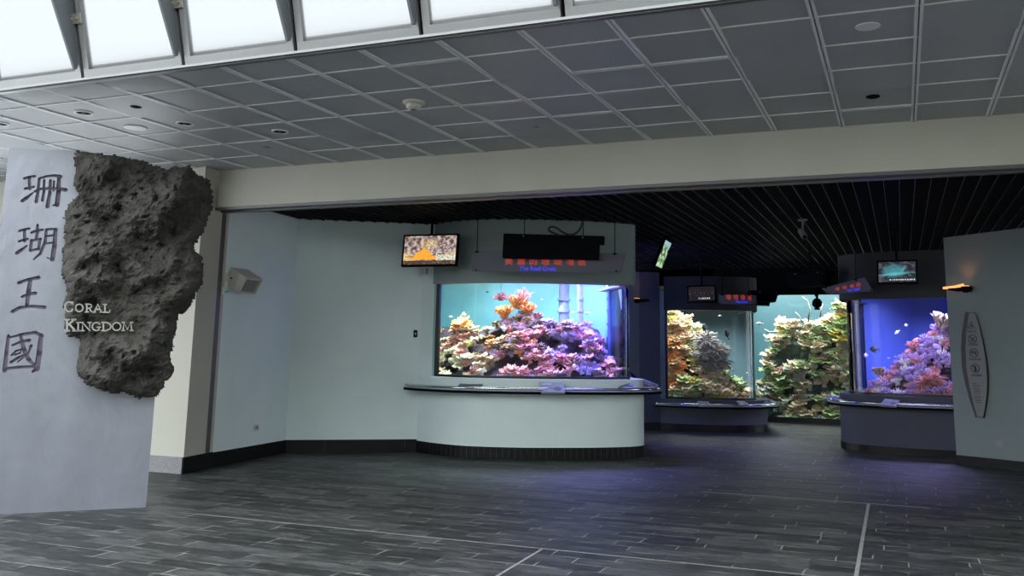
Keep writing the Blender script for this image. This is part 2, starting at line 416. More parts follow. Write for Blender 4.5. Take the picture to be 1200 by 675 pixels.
# ------------------------------------------------------------------ tanks
MID = spline([(-4.57, 18.29), (-4.16, 18.24), (-3.75, 18.28), (-3.35, 18.37), (-2.97, 18.56), (-2.70, 18.83), (-2.58, 19.13), (-2.64, 19.55), (-2.80, 20.2), (-3.0, 21.0)])
RIGHT = spline([(-.75, 18.6), (-.93, 17.7), (-1.02, 17.05), (-1.0, 16.55), (-.76, 16.19), (-.41, 16.0), (.04, 15.89), (.48, 15.85), (1.0, 15.86), (1.7, 16.0), (2.6, 16.4)])
def tank(label, path, z_led, z_shelf, z_hb, z_top, z_skirt, inset, shelf_w, trims, wallm, headm, liner, linm, water, seams, hins, shelf_trim=(0, 0)):
    t = thing('aquarium_tank', label, 'aquarium', path[len(path)//2])
    g = trim(offs(path, -inset), *trims)
    s = MB(); s.wall(path, 0, z_led, .12)
    s.wall(offs(path, -.1), z_led-.06, z_led-.005, inset); s.build('base', wallm, t, autos=True)
    skirting('skirting', path, z_skirt, .09 if seams else .3, seams, .012, parent=t)
    s = MB(); sh = trim(offs(path, shelf_w), *shelf_trim)
    s.wall(sh, z_shelf-.03, z_shelf-.004, shelf_w+.02); so = s.build('ledge', M['shelf'], t, autos=True)
    s = MB(); s.wall(offs(sh, .006), z_shelf-.05, z_shelf-.012, .008); s.build('ledge_edge', M['black'], so, autos=True)
    s = MB(); s.tube([p+Vector((0, 0, z_shelf+.022)) for p in offs(sh, -.035)], .02, 10); s.build('handrail', M['steel'], so, smooth=True)
    s = MB(); s.wall(g, z_led-.02, z_hb+.03, .03); s.build('glass', M['glass'], t, smooth=False, autos=True)
    s = MB(); s.wall(offs(g, .012), z_led-.01, z_led+.035, .05); g0 = offs(g, .008)[:2]
    s.box(Vector((g[0].x, g[0].y, (z_led+z_hb)/2)), (.075, .06, z_hb-z_led)); s.build('gasket', M['gasket'], t)
    hp = offs(path, -hins)
    s = MB(); s.wall(trim(hp, trims[0]*.9, 0), z_hb, z_top, .08)
    s.wall(offs(trim(hp, trims[0]*.9, 0), -.03), z_hb, z_hb+.03, inset); s.build('header', headm, t, autos=True)
    gl = [g[-1]] + [Vector((p[0], p[1], 0)) for p in liner] + [g[0]]
    s = MB(); s.wall(gl, z_led-.3, z_hb+.4, .06, side=-1); lo = s.build('backdrop', linm, t)
    s = MB(); s.add([(p.x, p.y, z_led-.02) for p in (list(g)+[Vector((q[0], q[1], 0)) for q in liner])], [tuple(range(len(g)+len(liner)))]); s.build('tank_floor', linm, t)
    s = MB(); s.add([(p.x, p.y, z_hb+.5) for p in (list(g)+[Vector((q[0], q[1], 0)) for q in liner])], [tuple(range(len(g)+len(liner)))]); s.build('tank_lid', M['black'], t)
    if water:
        gi = offs(g, -.035); poly = [p+Vector((0, 0, z_led+.0)) for p in gi]+[Vector((q[0], q[1], z_led)) for q in liner]
        s = MB(); c_ = sum(poly, Vector())/len(poly); poly = [c_+(p-c_)*.995 for p in poly]
        for p in poly: p.z = z_led+.005
        s.prism(poly, (0, 0, z_hb-z_led+.02)); s.build('water', water, t)
    return t, g
M['lin_near'] = mat('tank_backdrop_turquoise', (.42, .68, .68), .8, var=.25, vscale=1.2)
M['lin_mid'] = mat('tank_backdrop_slate_blue', (.20, .30, .38), .8, var=.1, vscale=1.2)
M['lin_right'] = mat('tank_backdrop_deep_blue', (.08, .14, .42), .8, var=.1, vscale=1.2)
M['lin_big'] = mat('tank_backdrop_teal', (.18, .31, .33), .8, var=.1, vscale=.8)
M['wat_a'] = mat_water('clear_blue_water', (.45, .75, 1), .07)
M['wat_b'] = mat_water('teal_water', (.5, .85, .9), .09)
tn, gn = tank('large curved reef aquarium in pale wall, nearest tank, violet and green light', NEAR, 1.14, .985, 2.56, ZI+.04, .17, .22, .27, (.15, .0),
     M['wall'], M['header'], [(-5.0, 16.3), (-8.6, 16.3), (-8.9, 14.4)], M['lin_near'], M['wat_a'], True, .12)
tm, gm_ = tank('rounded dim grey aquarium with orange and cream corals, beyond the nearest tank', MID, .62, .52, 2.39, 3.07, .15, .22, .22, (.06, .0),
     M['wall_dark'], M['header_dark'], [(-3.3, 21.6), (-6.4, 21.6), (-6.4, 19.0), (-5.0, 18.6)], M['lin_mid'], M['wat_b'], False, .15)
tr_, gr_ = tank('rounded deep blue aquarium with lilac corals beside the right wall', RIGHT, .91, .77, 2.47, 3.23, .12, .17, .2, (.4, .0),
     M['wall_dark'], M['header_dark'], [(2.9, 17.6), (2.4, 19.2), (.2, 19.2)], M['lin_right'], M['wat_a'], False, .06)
# big window tank at the back
tb = thing('aquarium_tank', 'floor to ceiling teal aquarium window at the far end between two curved tanks', 'aquarium', (-2, 22.0, 0))
s = MB(); s.wall([(-4.4, 22.0), (2.2, 22.0)], .06, 2.9, .06); s.build('glass', M['glass'], tb)
s = MB(); s.wall([(-4.2, 21.97), (2.2, 21.97)], 0, .1, .06); s.build('sill', M['header_dark'], tb)
s = MB(); s.wall([(2.3, 22.0), (2.3, 26.5), (-4.2, 26.5), (-4.2, 22.0)], .02, 3.4, .06, side=-1); s.build('backdrop', M['lin_big'], tb)
s = MB(); s.box((-.95, 24.3, .0), (6.3, 4.4, .05)); s.build('tank_floor', M['lin_big'], tb)
s = MB(); s.box((-.95, 24.28, 1.5), (6.3, 4.3, 2.8)); s.build('water', M['wat_b'], tb)

# tank lamps, sitting above the water inside each header
P = LIGHTS['near']
area('tank_lamp', (-6.7, 13.9, 2.9), .9, P[0], (.75, 1, .80), sy=1.6, spread=120)
area('tank_lamp', (-5.5, 13.8, 2.9), .9, P[1], (.66, .72, 1), sy=1.8, spread=120)
area('tank_lamp', (-4.5, 14.3, 2.9), .8, P[2], (.22, .20, 1), sy=1.6, spread=120)
area('tank_lamp', (-4.2, 19.8, 2.7), 1.6, LIGHTS['mid'], (.95, 1, .88), sy=2.2, spread=120)
area('tank_lamp', (.8, 17.3, 2.8), 2.2, LIGHTS['right'], (.46, .42, 1), sy=1.8, spread=140)
area('tank_lamp', (-1.6, 23.2, 3.4), 5.0, LIGHTS['big'], (.88, 1, .94), sy=2.0, spread=110)

area('backdrop_fill', (-7.2, 15.0, 2.75), .3, 24, (.62, 1, .72), rot=(R(62), 0, R(8)), sy=2.0, spread=150).data.shape = 'RECTANGLE'  # unseen fill lights added to brighten the near tank's backdrop
area('backdrop_fill', (-5.9, 15.1, 2.75), 1.4, 26, (.30, .50, 1), rot=(R(62), 0, 0), sy=.3, spread=150)
area('backdrop_fill', (-4.9, 15.1, 2.75), .9, 75, (.16, .18, 1), rot=(R(62), 0, 0), sy=.3, spread=150)
area('backdrop_fill', (-5.1, 14.7, 2.7), 1.2, 60, (.22, .28, 1), rot=(0, R(-50), 0), sy=.8, spread=150)
area('side_fill', (-4.25, 14.5, 2.1), .5, 6, (.15, .15, 1), rot=(R(90), 0, R(100)), sy=.8, spread=80)  # weak blue fill added inside the tank, no visible source

# ------------------------------------------------------------------ reefs and corals
def fbm(p, o=4): return noise.fractal(p, 1.0, 2.0, o)
def reef_rock(name, label, xs, prof, ybot, yfun, m_, back, nx=90, ny=56, amp=.10):
    """a solid rock slope whose crest follows prof; real depth from the glass to the back"""
    s = MB(); pts = []
    for j in range(ny+1):
        v = j/ny
        for i in range(nx+1):
            x = xs[0]+(xs[1]-xs[0])*i/nx; yt = interp(prof, x)+7; y = ybot+(yt-ybot)*v
            p = at(x, y, yfun(x, v)+.16)
            n = noise.noise_vector(p*2.6)*amp + noise.noise_vector(p*7)*amp*.45
            k = min(1, v*6+.0); pts.append(p+Vector((n.x*.8, n.y, n.z*.7))*max(.15, k))
    fr = len(pts)
    s.v = list(pts)+[Vector((p.x, max(p.y+.05, back), p.z)) for p in pts]
    W_ = nx+1
    for j in range(ny):
        for i in range(nx):
            a = j*W_+i; s.f.append((a, a+1, a+1+W_, a+W_)); s.f.append((fr+a, fr+a+W_, fr+a+1+W_, fr+a+1))
    for i in range(nx):
        s.f.append((i, fr+i, fr+i+1, i+1)); a = ny*W_+i; s.f.append((a, a+1, fr+a+1, fr+a))
    for j in range(ny):
        a = j*W_; s.f.append((a, a+W_, fr+a+W_, fr+a)); a = j*W_+nx; s.f.append((a, fr+a, fr+a+W_, a+W_))
    s.mi = [0]*len(s.f)
    o = s.build(name, m_, smooth=True); tag(o, label, 'rock'); return o
def me_obj(s, name, smooth=True):
    me = bpy.data.meshes.new(name); me.from_pydata([tuple(v) for v in s.v], [], s.f)
    bm = bmesh.new(); bm.from_mesh(me); bmesh.ops.recalc_face_normals(bm, faces=bm.faces); bm.to_mesh(me); bm.free()
    if smooth: me.polygons.foreach_set('use_smooth', [True]*len(me.polygons))
    return me
def plate_mesh(seed):
    rn = random.Random(seed); s = MB()
    for t in range(rn.choice((3, 4))):
        c = Vector((rn.uniform(-.35, .35), rn.uniform(-.45, .25), .05+t*.22)); Rr = rn.uniform(.55, .95)*(1-.12*t)
        K = 60; RG = 6; k1 = rn.randint(3, 6); k2 = rn.randint(14, 20); ph = rn.random()*6; ph2 = rn.random()*6; tilt = rn.uniform(-.25, .05)
        vs = []
        for lay in (0, 1):
            for j in range(RG+1):
                r0 = j/RG
                for k in range(K):
                    a = 2*math.pi*k/K
                    rr = Rr*r0*(1+.13*math.sin(k1*a+ph)*r0+.07*math.sin(k2*a+ph2))*(1+.5*noise.noise(Vector((math.cos(a)*1.5, math.sin(a)*1.5, seed+t))))
                    z = .12*r0*r0 + .07*r0**2*math.sin(k1*a+ph+1)+.085*r0**3*math.sin(k2*a+ph2+noise.noise(Vector((a, seed, 0)))*3) - (0 if lay == 0 else .05+.03*(1-r0))
                    x = rr*math.cos(a); y = rr*math.sin(a); vs.append(c+Vector((x, y, z-y*tilt)))
        fs = []; o2 = (RG+1)*K
        for j in range(RG):
            for k in range(K):
                k3 = (k+1) % K; fs.append((j*K+k, j*K+k3, (j+1)*K+k3, (j+1)*K+k)); fs.append((o2+j*K+k, o2+(j+1)*K+k, o2+(j+1)*K+k3, o2+j*K+k3))
        for k in range(K):
            k3 = (k+1) % K; fs.append((RG*K+k, RG*K+k3, o2+RG*K+k3, o2+RG*K+k))
        s.add(vs, fs)
    s.tube([(0, 0, -.5), (0, 0, .1), (0, 0, .7)], [.3, .18, .1], 8)
    return me_obj(s, 'plate_coral')
def branch_mesh(seed, n=46, ln=.75, th=.055):
    rn = random.Random(seed); s = MB()
    for i in range(n):
        a = rn.random()*2*math.pi; e = rn.random()**.6*1.35; d = Vector((math.cos(a)*math.sin(e), math.sin(a)*math.sin(e), math.cos(e)))
        o = Vector((d.x*.2, d.y*.2, 0)); l = ln*rn.uniform(.6, 1.05); mid = o+d*l*.5+Vector((rn.uniform(-.06, .06), rn.uniform(-.06, .06), 0))
        tip = o+d*l+Vector((0, 0, .1)); s.tube([o, mid, tip], [th*1.5, th, th*.55], 5)
        for q in range(3):
            f_ = rn.uniform(.4, .9); p = o.lerp(tip, f_); d2 = (d+Vector((rn.uniform(-1, 1), rn.uniform(-1, 1), rn.uniform(-.2, 1)))*.9).normalized()
            s.tube([p, p+d2*l*.28], [th*.8, th*.45], 4)
    s.tube([(0, 0, -.4), (0, 0, .15)], [.4, .3], 8)
    return me_obj(s, 'branching_coral')
def bush_mesh(seed, n=150):
    rn = random.Random(seed); s = MB()
    for i in range(n):
        a = rn.random()*2*math.pi; e = rn.random()**.55*1.9; d = Vector((math.cos(a)*math.sin(e), math.sin(a)*math.sin(e), math.cos(e)))
        l = rn.uniform(.55, 1.0); sw = Vector((rn.uniform(-.3, .3), rn.uniform(-.3, .3), -.28))
        pts = [d*.1, d*l*.45+sw*.1, d*l*.8+sw*.3, d*l+sw*.6]; s.tube(pts, [.04, .035, .028, .012], 4)
    s.tube([(0, 0, -.4), (0, 0, .1)], [.3, .25], 8)
    return me_obj(s, 'bushy_coral')
def boulder_mesh(seed, fine=9):
    bm = bmesh.new(); bmesh.ops.create_icosphere(bm, subdivisions=4, radius=.8)
    for v in bm.verts:
        n = v.co.normalized(); k = 1+.18*noise.noise(v.co*1.6+Vector((seed, 0, 0)))+.07*abs(noise.noise(v.co*fine))+.04*noise.noise(v.co*fine*2)
        v.co = n*.8*k; v.co.z *= .72
    me = bpy.data.meshes.new('boulder_coral'); bm.to_mesh(me); bm.free(); me.polygons.foreach_set('use_smooth', [True]*len(me.polygons)); return me
def leaf_mesh(seed):
    rn = random.Random(seed); s = MB()
    for q in range(7):
        a0 = q*.9+rn.random()*.5; d = Vector((math.cos(a0), math.sin(a0), 0)); K = 14; H = 8; vs = []
        for lay in (0, 1):
            for j in range(H+1):
                v = j/H
                for k in range(K+1):
                    u = k/K*2-1; wv = math.sin(u*9+q+v*3)*.13*v; ed = (1+.15*math.sin(u*14+q*2))
                    p = d*(.12+.55*v*v*.8)+Vector((-d.y, d.x, 0))*(u*(.22+.38*v))+d*wv+Vector((0, 0, v*.85*ed*(1-.25*u*u)))
                    vs.append(p+d*(.035 if lay else 0))
        W_ = K+1; o2 = (H+1)*W_; fs = []
        for j in range(H):
            for k in range(K):
                a = j*W_+k; fs.append((a, a+1, a+1+W_, a+W_)); fs.append((o2+a, o2+a+W_, o2+a+1+W_, o2+a+1))
        for k in range(K): a = H*W_+k; fs.append((a, a+1, o2+a+1, o2+a))
        for j in range(H):
            for a in (j*W_, j*W_+K): fs.append((a, a+W_, o2+a+W_, o2+a))
        s.add(vs, fs)
    return me_obj(s, 'leafy_coral')
KIND = {'plate': [plate_mesh(i) for i in (1, 2, 3, 4)], 'branch': [branch_mesh(i) for i in (1, 2, 3)], 'bush': [bush_mesh(i) for i in (1, 2)],
        'boulder': [boulder_mesh(i) for i in (1, 5)], 'leaf': [leaf_mesh(i) for i in (1, 2)], 'stag': [branch_mesh(i, 26, 1.0, .045) for i in (11, 12)]}
WORD = {'plate': ('plate_coral', 'plate coral'), 'branch': ('branching_coral', 'branching coral'), 'bush': ('bushy_coral', 'bushy coral'),
        'boulder': ('boulder_coral', 'boulder coral'), 'leaf': ('leafy_coral', 'leafy coral'), 'stag': ('staghorn_coral', 'staghorn coral')}
CC = {'cream': (.80, .64, .46), 'pink': (.76, .34, .30), 'rose': (.55, .20, .24), 'orange': (.85, .36, .12), 'tan': (.55, .36, .22), 'yellow': (.72, .58, .14),
      'olive': (.42, .42, .18), 'white': (.85, .82, .74), 'lilac': (.50, .36, .58), 'brown': (.28, .17, .11), 'grey': (.36, .34, .36), 'green': (.48, .60, .30)}
CM = {k: mat('coral_'+k, v, .75, var=.35, vscale=5, bump=.5, bscale=14) for k, v in CC.items()}
cache = {}
def coral_mesh(kind, i, colr):
    k = (kind, i, colr)
    if k not in cache:
        me = KIND[kind][i].copy(); me.materials.clear(); me.materials.append(CM[colr]); cache[k] = me
    return cache[k]
def coral(kind, colr, p, size, where, i=None, rz=None, tiltx=.25, sq=1):
    i = random.randrange(len(KIND[kind])) if i is None else i
    o = bpy.data.objects.new(WORD[kind][0], coral_mesh(kind, i, colr)); o.location = p
    o.rotation_euler = (random.uniform(0, tiltx*1.6), random.uniform(-tiltx, tiltx)*.7, random.random()*6.28 if rz is None else rz)
    if kind == 'plate': o.rotation_euler = (R(7)+random.uniform(-.15, .15), random.uniform(-.2, .2), random.uniform(-.5, .5))
    o.scale = (size, size, size*sq); col.objects.link(o)
    tag(o, '%s %s %s' % (colr, WORD[kind][1], where), 'coral', '%s %ss %s' % (colr, WORD[kind][1], where)); return o
def scatter(tname, xs, prof, ybot, yfun, rules, step, size, seed, gap=.0, holes=None):
    rn = random.Random(seed); random.seed(seed); cnt = 0
    cw = ['at the left end', 'left of the middle', 'right of the middle', 'at the right end']; rwd = ['low', 'halfway up', 'on the crest']
    y = ybot-3; row = 0
    while y > 300:
        x = xs[0]+(step*.5 if row % 2 else 0)
        while x < xs[1]:
            xx = x+rn.uniform(-.3, .3)*step; yt = interp(prof, xx); yy = y+rn.uniform(-.25, .25)*step*.7
            if yy > yt+step*.25:
                v = (ybot-yy)/(ybot-yt); d = yfun(xx, v); p = at(xx, yy, d)
                u = (xx-xs[0])/(xs[1]-xs[0]); kind, colr, sc = rules(u, v, rn)
                if noise.noise(p*2.3+Vector((seed, 0, 0))) < -.30+gap and v < .86: kind = None
                if holes and holes(xx, yy): kind = None
                if kind:
                    ci = min(3, int(u*4)); ri = min(2, int(v*3))
                    coral(kind, colr, p, size*sc*rn.uniform(.8, 1.2), '%s, %s in the %s' % (rwd[ri], cw[ci], tname)); cnt += 1
            x += step
        y -= step*.72; row += 1
    return cnt
def pick(rn, tab):
    t = rn.random()*sum(a[-1] for a in tab)
    for a in tab:
        t -= a[-1]
        if t <= 0: return a[0], a[1], a[2]
    return tab[-1][:3]
M['reef_n'] = mat('reef_rock_mauve', (.10, .06, .09), .9, var=.5, vscale=5, bump=.9, bscale=12)
M['reef_m'] = mat('reef_rock_brown', (.16, .14, .10), .9, var=.5, vscale=5, bump=.9, bscale=12)
M['reef_b'] = mat('reef_rock_grey_green', (.14, .19, .17), .9, var=.5, vscale=4, bump=.9, bscale=10)
# near tank
gY = [(495, 13.05), (505, 12.98), (540, 12.66), (576, 12.66), (620, 12.82), (655, 13.03), (691, 13.27), (722, 13.6), (740, 14.1)]
pn = [(498, 376), (512, 377), (520, 396), (530, 392), (537, 380), (550, 381), (560, 388), (575, 380), (590, 370), (600, 366), (612, 360), (622, 366), (632, 372), (650, 374), (665, 372), (680, 374), (692, 378), (699, 391), (708, 400), (718, 410), (728, 424), (738, 432)]
HOLES = [(583, 394, 17, 6), (646, 404, 15, 9), (674, 409, 14, 11), (528, 433, 17, 4.5), (600, 424, 16, 7), (622, 384, 9, 4), (655, 432, 9, 6)]
hole = lambda x, y: any(((x-a)/c)**2+((y-b_)/d)**2 < 1 for a, b_, c, d in HOLES)
def yn(x, v):
    y = 447+(interp(pn, x)-447)*v
    return interp(gY, x)+.22+1.15*v+.35*max([0]+[math.exp(-((x-a)/c)**2-((y-b_)/d)**2) for a, b_, c, d in HOLES])
reef_rock('reef_rock', 'mauve grey reef rock carrying the coral in the nearest tank', (500, 733), pn, 447, yn, M['reef_n'], 15.2)
def rn_near(u, v, rn):
    if rn.random() < .04: return None, None, 0
    if u < .28: return pick(rn, [('plate', 'cream', 1.1, 3), ('plate', 'pink', 1.0, 3), ('boulder', 'cream', .6, .6), ('leaf', 'pink', .8, 1), ('plate', 'tan', 1.0, 1.5), ('boulder', 'orange', .5, .4)])
    if u < .6: return pick(rn, [('plate', 'pink', 1.1, 3), ('plate', 'rose', 1.0, 1.5), ('plate', 'orange', .9, .8), ('branch', 'lilac', .8, 1), ('leaf', 'pink', .8, 1), ('boulder', 'white', .45, .5), ('branch', 'pink', .8, 1), ('plate', 'brown', 1, 1.2), ('plate', 'tan', 1, 1.2)])
    return pick(rn, [('branch', 'lilac', .9, 2), ('plate', 'pink', 1.1, 2.5), ('plate', 'lilac', 1.0, 1.5), ('branch', 'pink', .8, 1.2), ('boulder', 'white', .4, .4), ('plate', 'rose', 1, 1.5), ('plate', 'brown', 1, 1.8), ('leaf', 'lilac', .8, .8)])
n1 = scatter('nearest tank', (503, 733), pn, 446, yn, rn_near, 9.5, .12, 21, gap=.04, holes=hole)
for x, y, k, c, s_ in ((605, 362, 'leaf', 'orange', .22), (618, 368, 'leaf', 'orange', .19), (592, 372, 'leaf', 'orange', .2), (612, 352, 'stag', 'pink', .2), (541, 384, 'plate', 'orange', .24), (552, 392, 'plate', 'cream', .24)):
    coral(k, c, at(x, y, yn(x, .9)), s_, 'standing proud of the crest around the highest point of the nearest reef')
# mid tank
pm = [(770, 352), (785, 356), (800, 366), (812, 378), (822, 390), (836, 398), (843, 408), (850, 430), (856, 436), (862, 446), (872, 454), (880, 459), (890, 464)]
ym = lambda x, v: interp([(770, 18.55), (820, 18.55), (860, 18.9), (890, 19.7)], x)+.15+1.0*v
reef_rock('reef_rock', 'brown reef slope falling to the right in the dim middle tank', (772, 888), pm, 473, ym, M['reef_m'], 20.6, 60, 60)
def rn_mid(u, v, rn):
    if rn.random() < .03: return None, None, 0
    if u < .25 and v > .12 and v < .8: return pick(rn, [('bush', 'orange', 1.1, 2), ('bush', 'tan', 1.1, 2), ('plate', 'tan', 1, 1), ('boulder', 'olive', .6, .6)])
    if v > .75: return pick(rn, [('plate', 'cream', 1.2, 3), ('plate', 'green', 1.1, 1), ('boulder', 'cream', .7, 1), ('plate', 'yellow', 1.1, 1)])
    return pick(rn, [('plate', 'yellow', 1.1, 1.6), ('plate', 'green', 1.2, 2), ('plate', 'cream', 1.2, 2), ('plate', 'olive', 1, 2), ('boulder', 'green', .6, .6), ('boulder', 'orange', .5, .3)])
n2 = scatter('dim middle tank', (774, 886), pm, 470, ym, rn_mid, 8.5, .15, 5, gap=-.2)
for x, y, s_ in ((828, 400, .34), (838, 412, .34), (845, 424, .3), (826, 414, .34), (834, 428, .32), (846, 410, .24)):
    coral('bush', 'grey', at(x, y, ym(x, .5)-.1), s_, 'bulging from the middle of the dim tank slope')
# right tank
pr = [(1010, 470), (1018, 458), (1022, 443), (1031, 436), (1053, 425), (1057, 414), (1060, 406), (1075, 396), (1088, 391), (1100, 382), (1110, 377), (1130, 374)]
yr = lambda x, v: 16.25+.9*v
reef_rock('reef_rock', 'violet lit reef slope rising to the right in the deep blue tank', (1014, 1135), pr, 474, yr, M['reef_n'], 17.9, 60, 60)
def rn_right(u, v, rn):
    if rn.random() < .10: return None, None, 0
    return pick(rn, [('branch', 'lilac', .95, 3), ('branch', 'pink', .95, 2), ('branch', 'white', .8, 1), ('plate', 'lilac', 1, 1), ('boulder', 'lilac', .6, .8), ('boulder', 'pink', .6, .6)])
n3 = scatter('deep blue tank', (1017, 1128), pr, 471, yr, rn_right, 9.5, .15, 9)
coral('leaf', 'cream', at(1103, 384, 16.9), .26, 'topmost in the deep blue tank'); coral('leaf', 'tan', at(1030, 440, 16.5), .14, 'at the left foot of the deep blue reef')
coral('bush', 'pink', at(1085, 448, 16.2), .22, 'low in the middle of the deep blue reef'); coral('bush', 'pink', at(1095, 445, 16.2), .22, 'low in the middle of the deep blue reef')
# big tank
pb = [(886, 480), (890, 468), (893, 448), (898, 418), (904, 398), (909, 380), (924, 376), (939, 381), (945, 375), (966, 374), (972, 360), (981, 357), (992, 361), (1010, 360)]
yb_ = lambda x, v: 22.35+.7*v+.35*max(0, math.sin((x-900)*.11))*v
reef_rock('reef_rock', 'tall grey green reef wall filling the far teal tank', (888, 1008), pb, 497, yb_, M['reef_b'], 24.4, 60, 70)
def rn_big(u, v, rn):
    if rn.random() < (.22 if .35 < u < .8 else .08): return None, None, 0
    if v > .7: return pick(rn, [('plate', 'yellow', 1.2, .6), ('plate', 'cream', 1.2, 2.5), ('plate', 'green', 1.2, 1.5), ('branch', 'cream', .9, 1)])
    return pick(rn, [('plate', 'cream', 1.1, 2), ('plate', 'green', 1.2, 2), ('branch', 'green', .9, 1), ('boulder', 'cream', .7, 1), ('plate', 'white', 1, 1.5), ('boulder', 'olive', .7, .8), ('plate', 'pink', 1, .4)])
n4 = scatter('far teal tank', (892, 1004), pb, 494, yb_, rn_big, 8.5, .18, 13, gap=.1)
print('corals', n1, n2, n3, n4)

# fish
def fish_mesh(long=1, deep=.45):
    s = MB(); K = 10; prof_ = [(0, .02), (.08, .35), (.25, .8), (.45, 1), (.65, .8), (.85, .35), (1, .12)]
    vs = []; fs = []
    for x, r_ in prof_:
        for k in range(K):
            a = 2*math.pi*k/K; vs.append(Vector(((x-.5)*long, math.cos(a)*r_*deep*.28, math.sin(a)*r_*deep*.5)))
    for i in range(len(prof_)-1):
        for k in range(K): fs.append((i*K+k, i*K+(k+1) % K, (i+1)*K+(k+1) % K, (i+1)*K+k))
    fs.append(tuple(range(K))); fs.append(tuple((len(prof_)-1)*K+k for k in range(K))); s.add(vs, fs)
    e = long*.5
    s.prism([(e*.92, -.006, 0), (e*1.35, -.006, deep*.4), (e*1.22, -.006, 0), (e*1.35, -.006, -deep*.4)], (0, .012, 0))
    s.prism([(-e*.3, -.006, deep*.42), (e*.1, -.006, deep*.72), (e*.6, -.006, deep*.3)], (0, .012, 0))
    s.prism([(-e*.1, -.006, -deep*.42), (e*.2, -.006, -deep*.65), (e*.6, -.006, -deep*.28)], (0, .012, 0))
    return me_obj(s, 'fish')
FM = {}
fm_def = {'yellow': (.95, .80, .08), 'pale yellow': (.9, .85, .45), 'white': (.9, .9, .88), 'dark': (.03, .04, .06), 'silver': (.6, .65, .7), 'orange': (.9, .35, .05)}
for k, v in fm_def.items():
    for nm, (l_, d_) in {'round': (1, .8), 'slim': (1, .4)}.items():
        me = fish_mesh(l_, d_); me.materials.append(mat('fish_'+k, v, .4)) ; FM[k, nm] = me
def fish(colr, shape, x, y, Y, size, rz, label, rx=0):
    o = bpy.data.objects.new('fish', FM[colr, shape]); o.location = at(x, y, Y); o.scale = (size,)*3; o.rotation_euler = (0, rx, rz); col.objects.link(o); tag(o, label, 'fish')
fish('pale yellow', 'round', 543.5, 369, 13.5, .10, 1.2, 'pale yellow round fish above the left crest in the nearest tank')
fish('yellow', 'round', 549, 403, 12.95, .09, .6, 'bright yellow fish against the cream corals in the nearest tank')
fish('pale yellow', 'slim', 528, 371, 13.7, .06, .4, 'tiny yellowish fish left of the pale yellow round fish')
fish('dark', 'slim', 571, 342, 13.6, .06, .8, 'small dark fish left of the hanging coral ball')
fish('dark', 'slim', 511, 351, 13.6, .06, .3, 'small dark fish near the left edge of the nearest tank')
fish('orange', 'slim', 576, 394, 13.1, .09, .2, 'orange brown fish before the dark hollow of the near reef')
fish('white', 'slim', 671, 366, 14.0, .09, .3, 'white fish left of the pipes above the near reef')
fish('white', 'slim', 688, 367, 14.0, .10, -.2, 'white fish right of the pipes above the near reef')
fish('white', 'round', 673, 429, 13.5, .08, 1.0, 'white fish low at the right of the near reef')
fish('white', 'round', 590.5, 385, 13.3, .11, 1.3, 'white round clam like fish under the orange leafy corals')
fish('silver', 'slim', 635, 351, 14.2, .05, .4, 'tiny silver fish in open water of the nearest tank')
fish('dark', 'round', 825.5, 384, 19.0, .20, 1.3, 'dark upright fish above the grey bushy corals', 1.1)
fish('dark', 'slim', 851.5, 391, 19.2, .20, .5, 'dark slim fish alone in open water of the dim tank', 1.2)
fish('silver', 'slim', 834, 391, 19.1, .18, .2, 'pale grey fish right of the dark upright fish')
fish('white', 'slim', 843.5, 370, 19.2, .07, .2, 'tiny white fish near the top of the dim middle tank')
fish('white', 'round', 858, 433, 19.3, .08, .9, 'small white fish low in the dim middle tank')
fish('white', 'slim', 875.5, 437, 19.8, .06, .2, 'tiny white fish near the right edge of the dim tank')
fish('white', 'slim', 1051, 389.5, 16.9, .12, .8, 'slim white fish in open water of the deep blue tank', -.5)
fish('white', 'round', 1061.5, 381, 17.0, .06, .4, 'tiny white fish highest in the deep blue tank')
fish('dark', 'round', 1024, 409, 17.0, .14, .2, 'dark fish with pale back at the left in the blue tank')
fish('white', 'round', 1014.5, 416.5, 16.9, .09, .9, 'small white fish at far left in the deep blue tank')
fish('white', 'slim', 1041, 419.5, 17.0, .05, .3, 'tiny white fish above the left foot of the blue reef')
fish('silver', 'slim', 1049, 418, 17.0, .05, .3, 'tiny silver fish beside the left shoulder of the blue reef')
fish('silver', 'slim', 1094, 369, 17.2, .08, -.3, 'faint grey fish high on the right of the blue tank')
fish('white', 'slim', 889.5, 379, 22.6, .16, .1, 'white fish by the left edge of the far teal tank')
fish('white', 'slim', 891, 416, 22.6, .10, .1, 'small white fish lower at the left of the far teal tank')
# hanging coral ball and pipes in the near tank
o = bpy.data.objects.new('coral_ball', coral_mesh('bush', 0, 'rose')); o.location = at(587, 348.5, 13.6); o.scale = (.17, .15, .13); col.objects.link(o)
tag(o, 'knobbly pink coral ball hung by a line in open water of the nearest tank', 'coral')
s = MB(); p = at(587, 347, 13.6); s.tube([p+Vector((0, 0, .05)), (p.x, p.y, 2.7)], .003, 5); tag(s.build('hanging_line', M['rope']), 'thin line holding the pink coral ball in the nearest tank', 'line')
M['pipe'] = mat('pale_pvc_pipe', (.30, .35, .45), .45); M['pipe_dark'] = mat('dark_blue_pipe', (.06, .10, .25), .5)
def pipe(x, Y, r_, z0, m_, label, rings=True):
    p = at(x, 350, Y); s = MB(); s.tube([(p.x, p.y, z0), (p.x, p.y, 2.75)], r_, 16)
    if rings:
        for z in (2.22, 2.42, 2.0): s.tube([(p.x, p.y, z-.02), (p.x, p.y, z+.02)], r_*1.25, 16)
    tag(s.build('water_pipe', m_, smooth=False, autos=True), label, 'pipe')
pipe(661, 14.9, .09, 1.2, M['pipe'], 'thick pale vertical pipe with collars behind the near reef')
pipe(680, 14.7, .05, 1.2, M['pipe'], 'thinner pale vertical pipe right of the thick collared pipe')
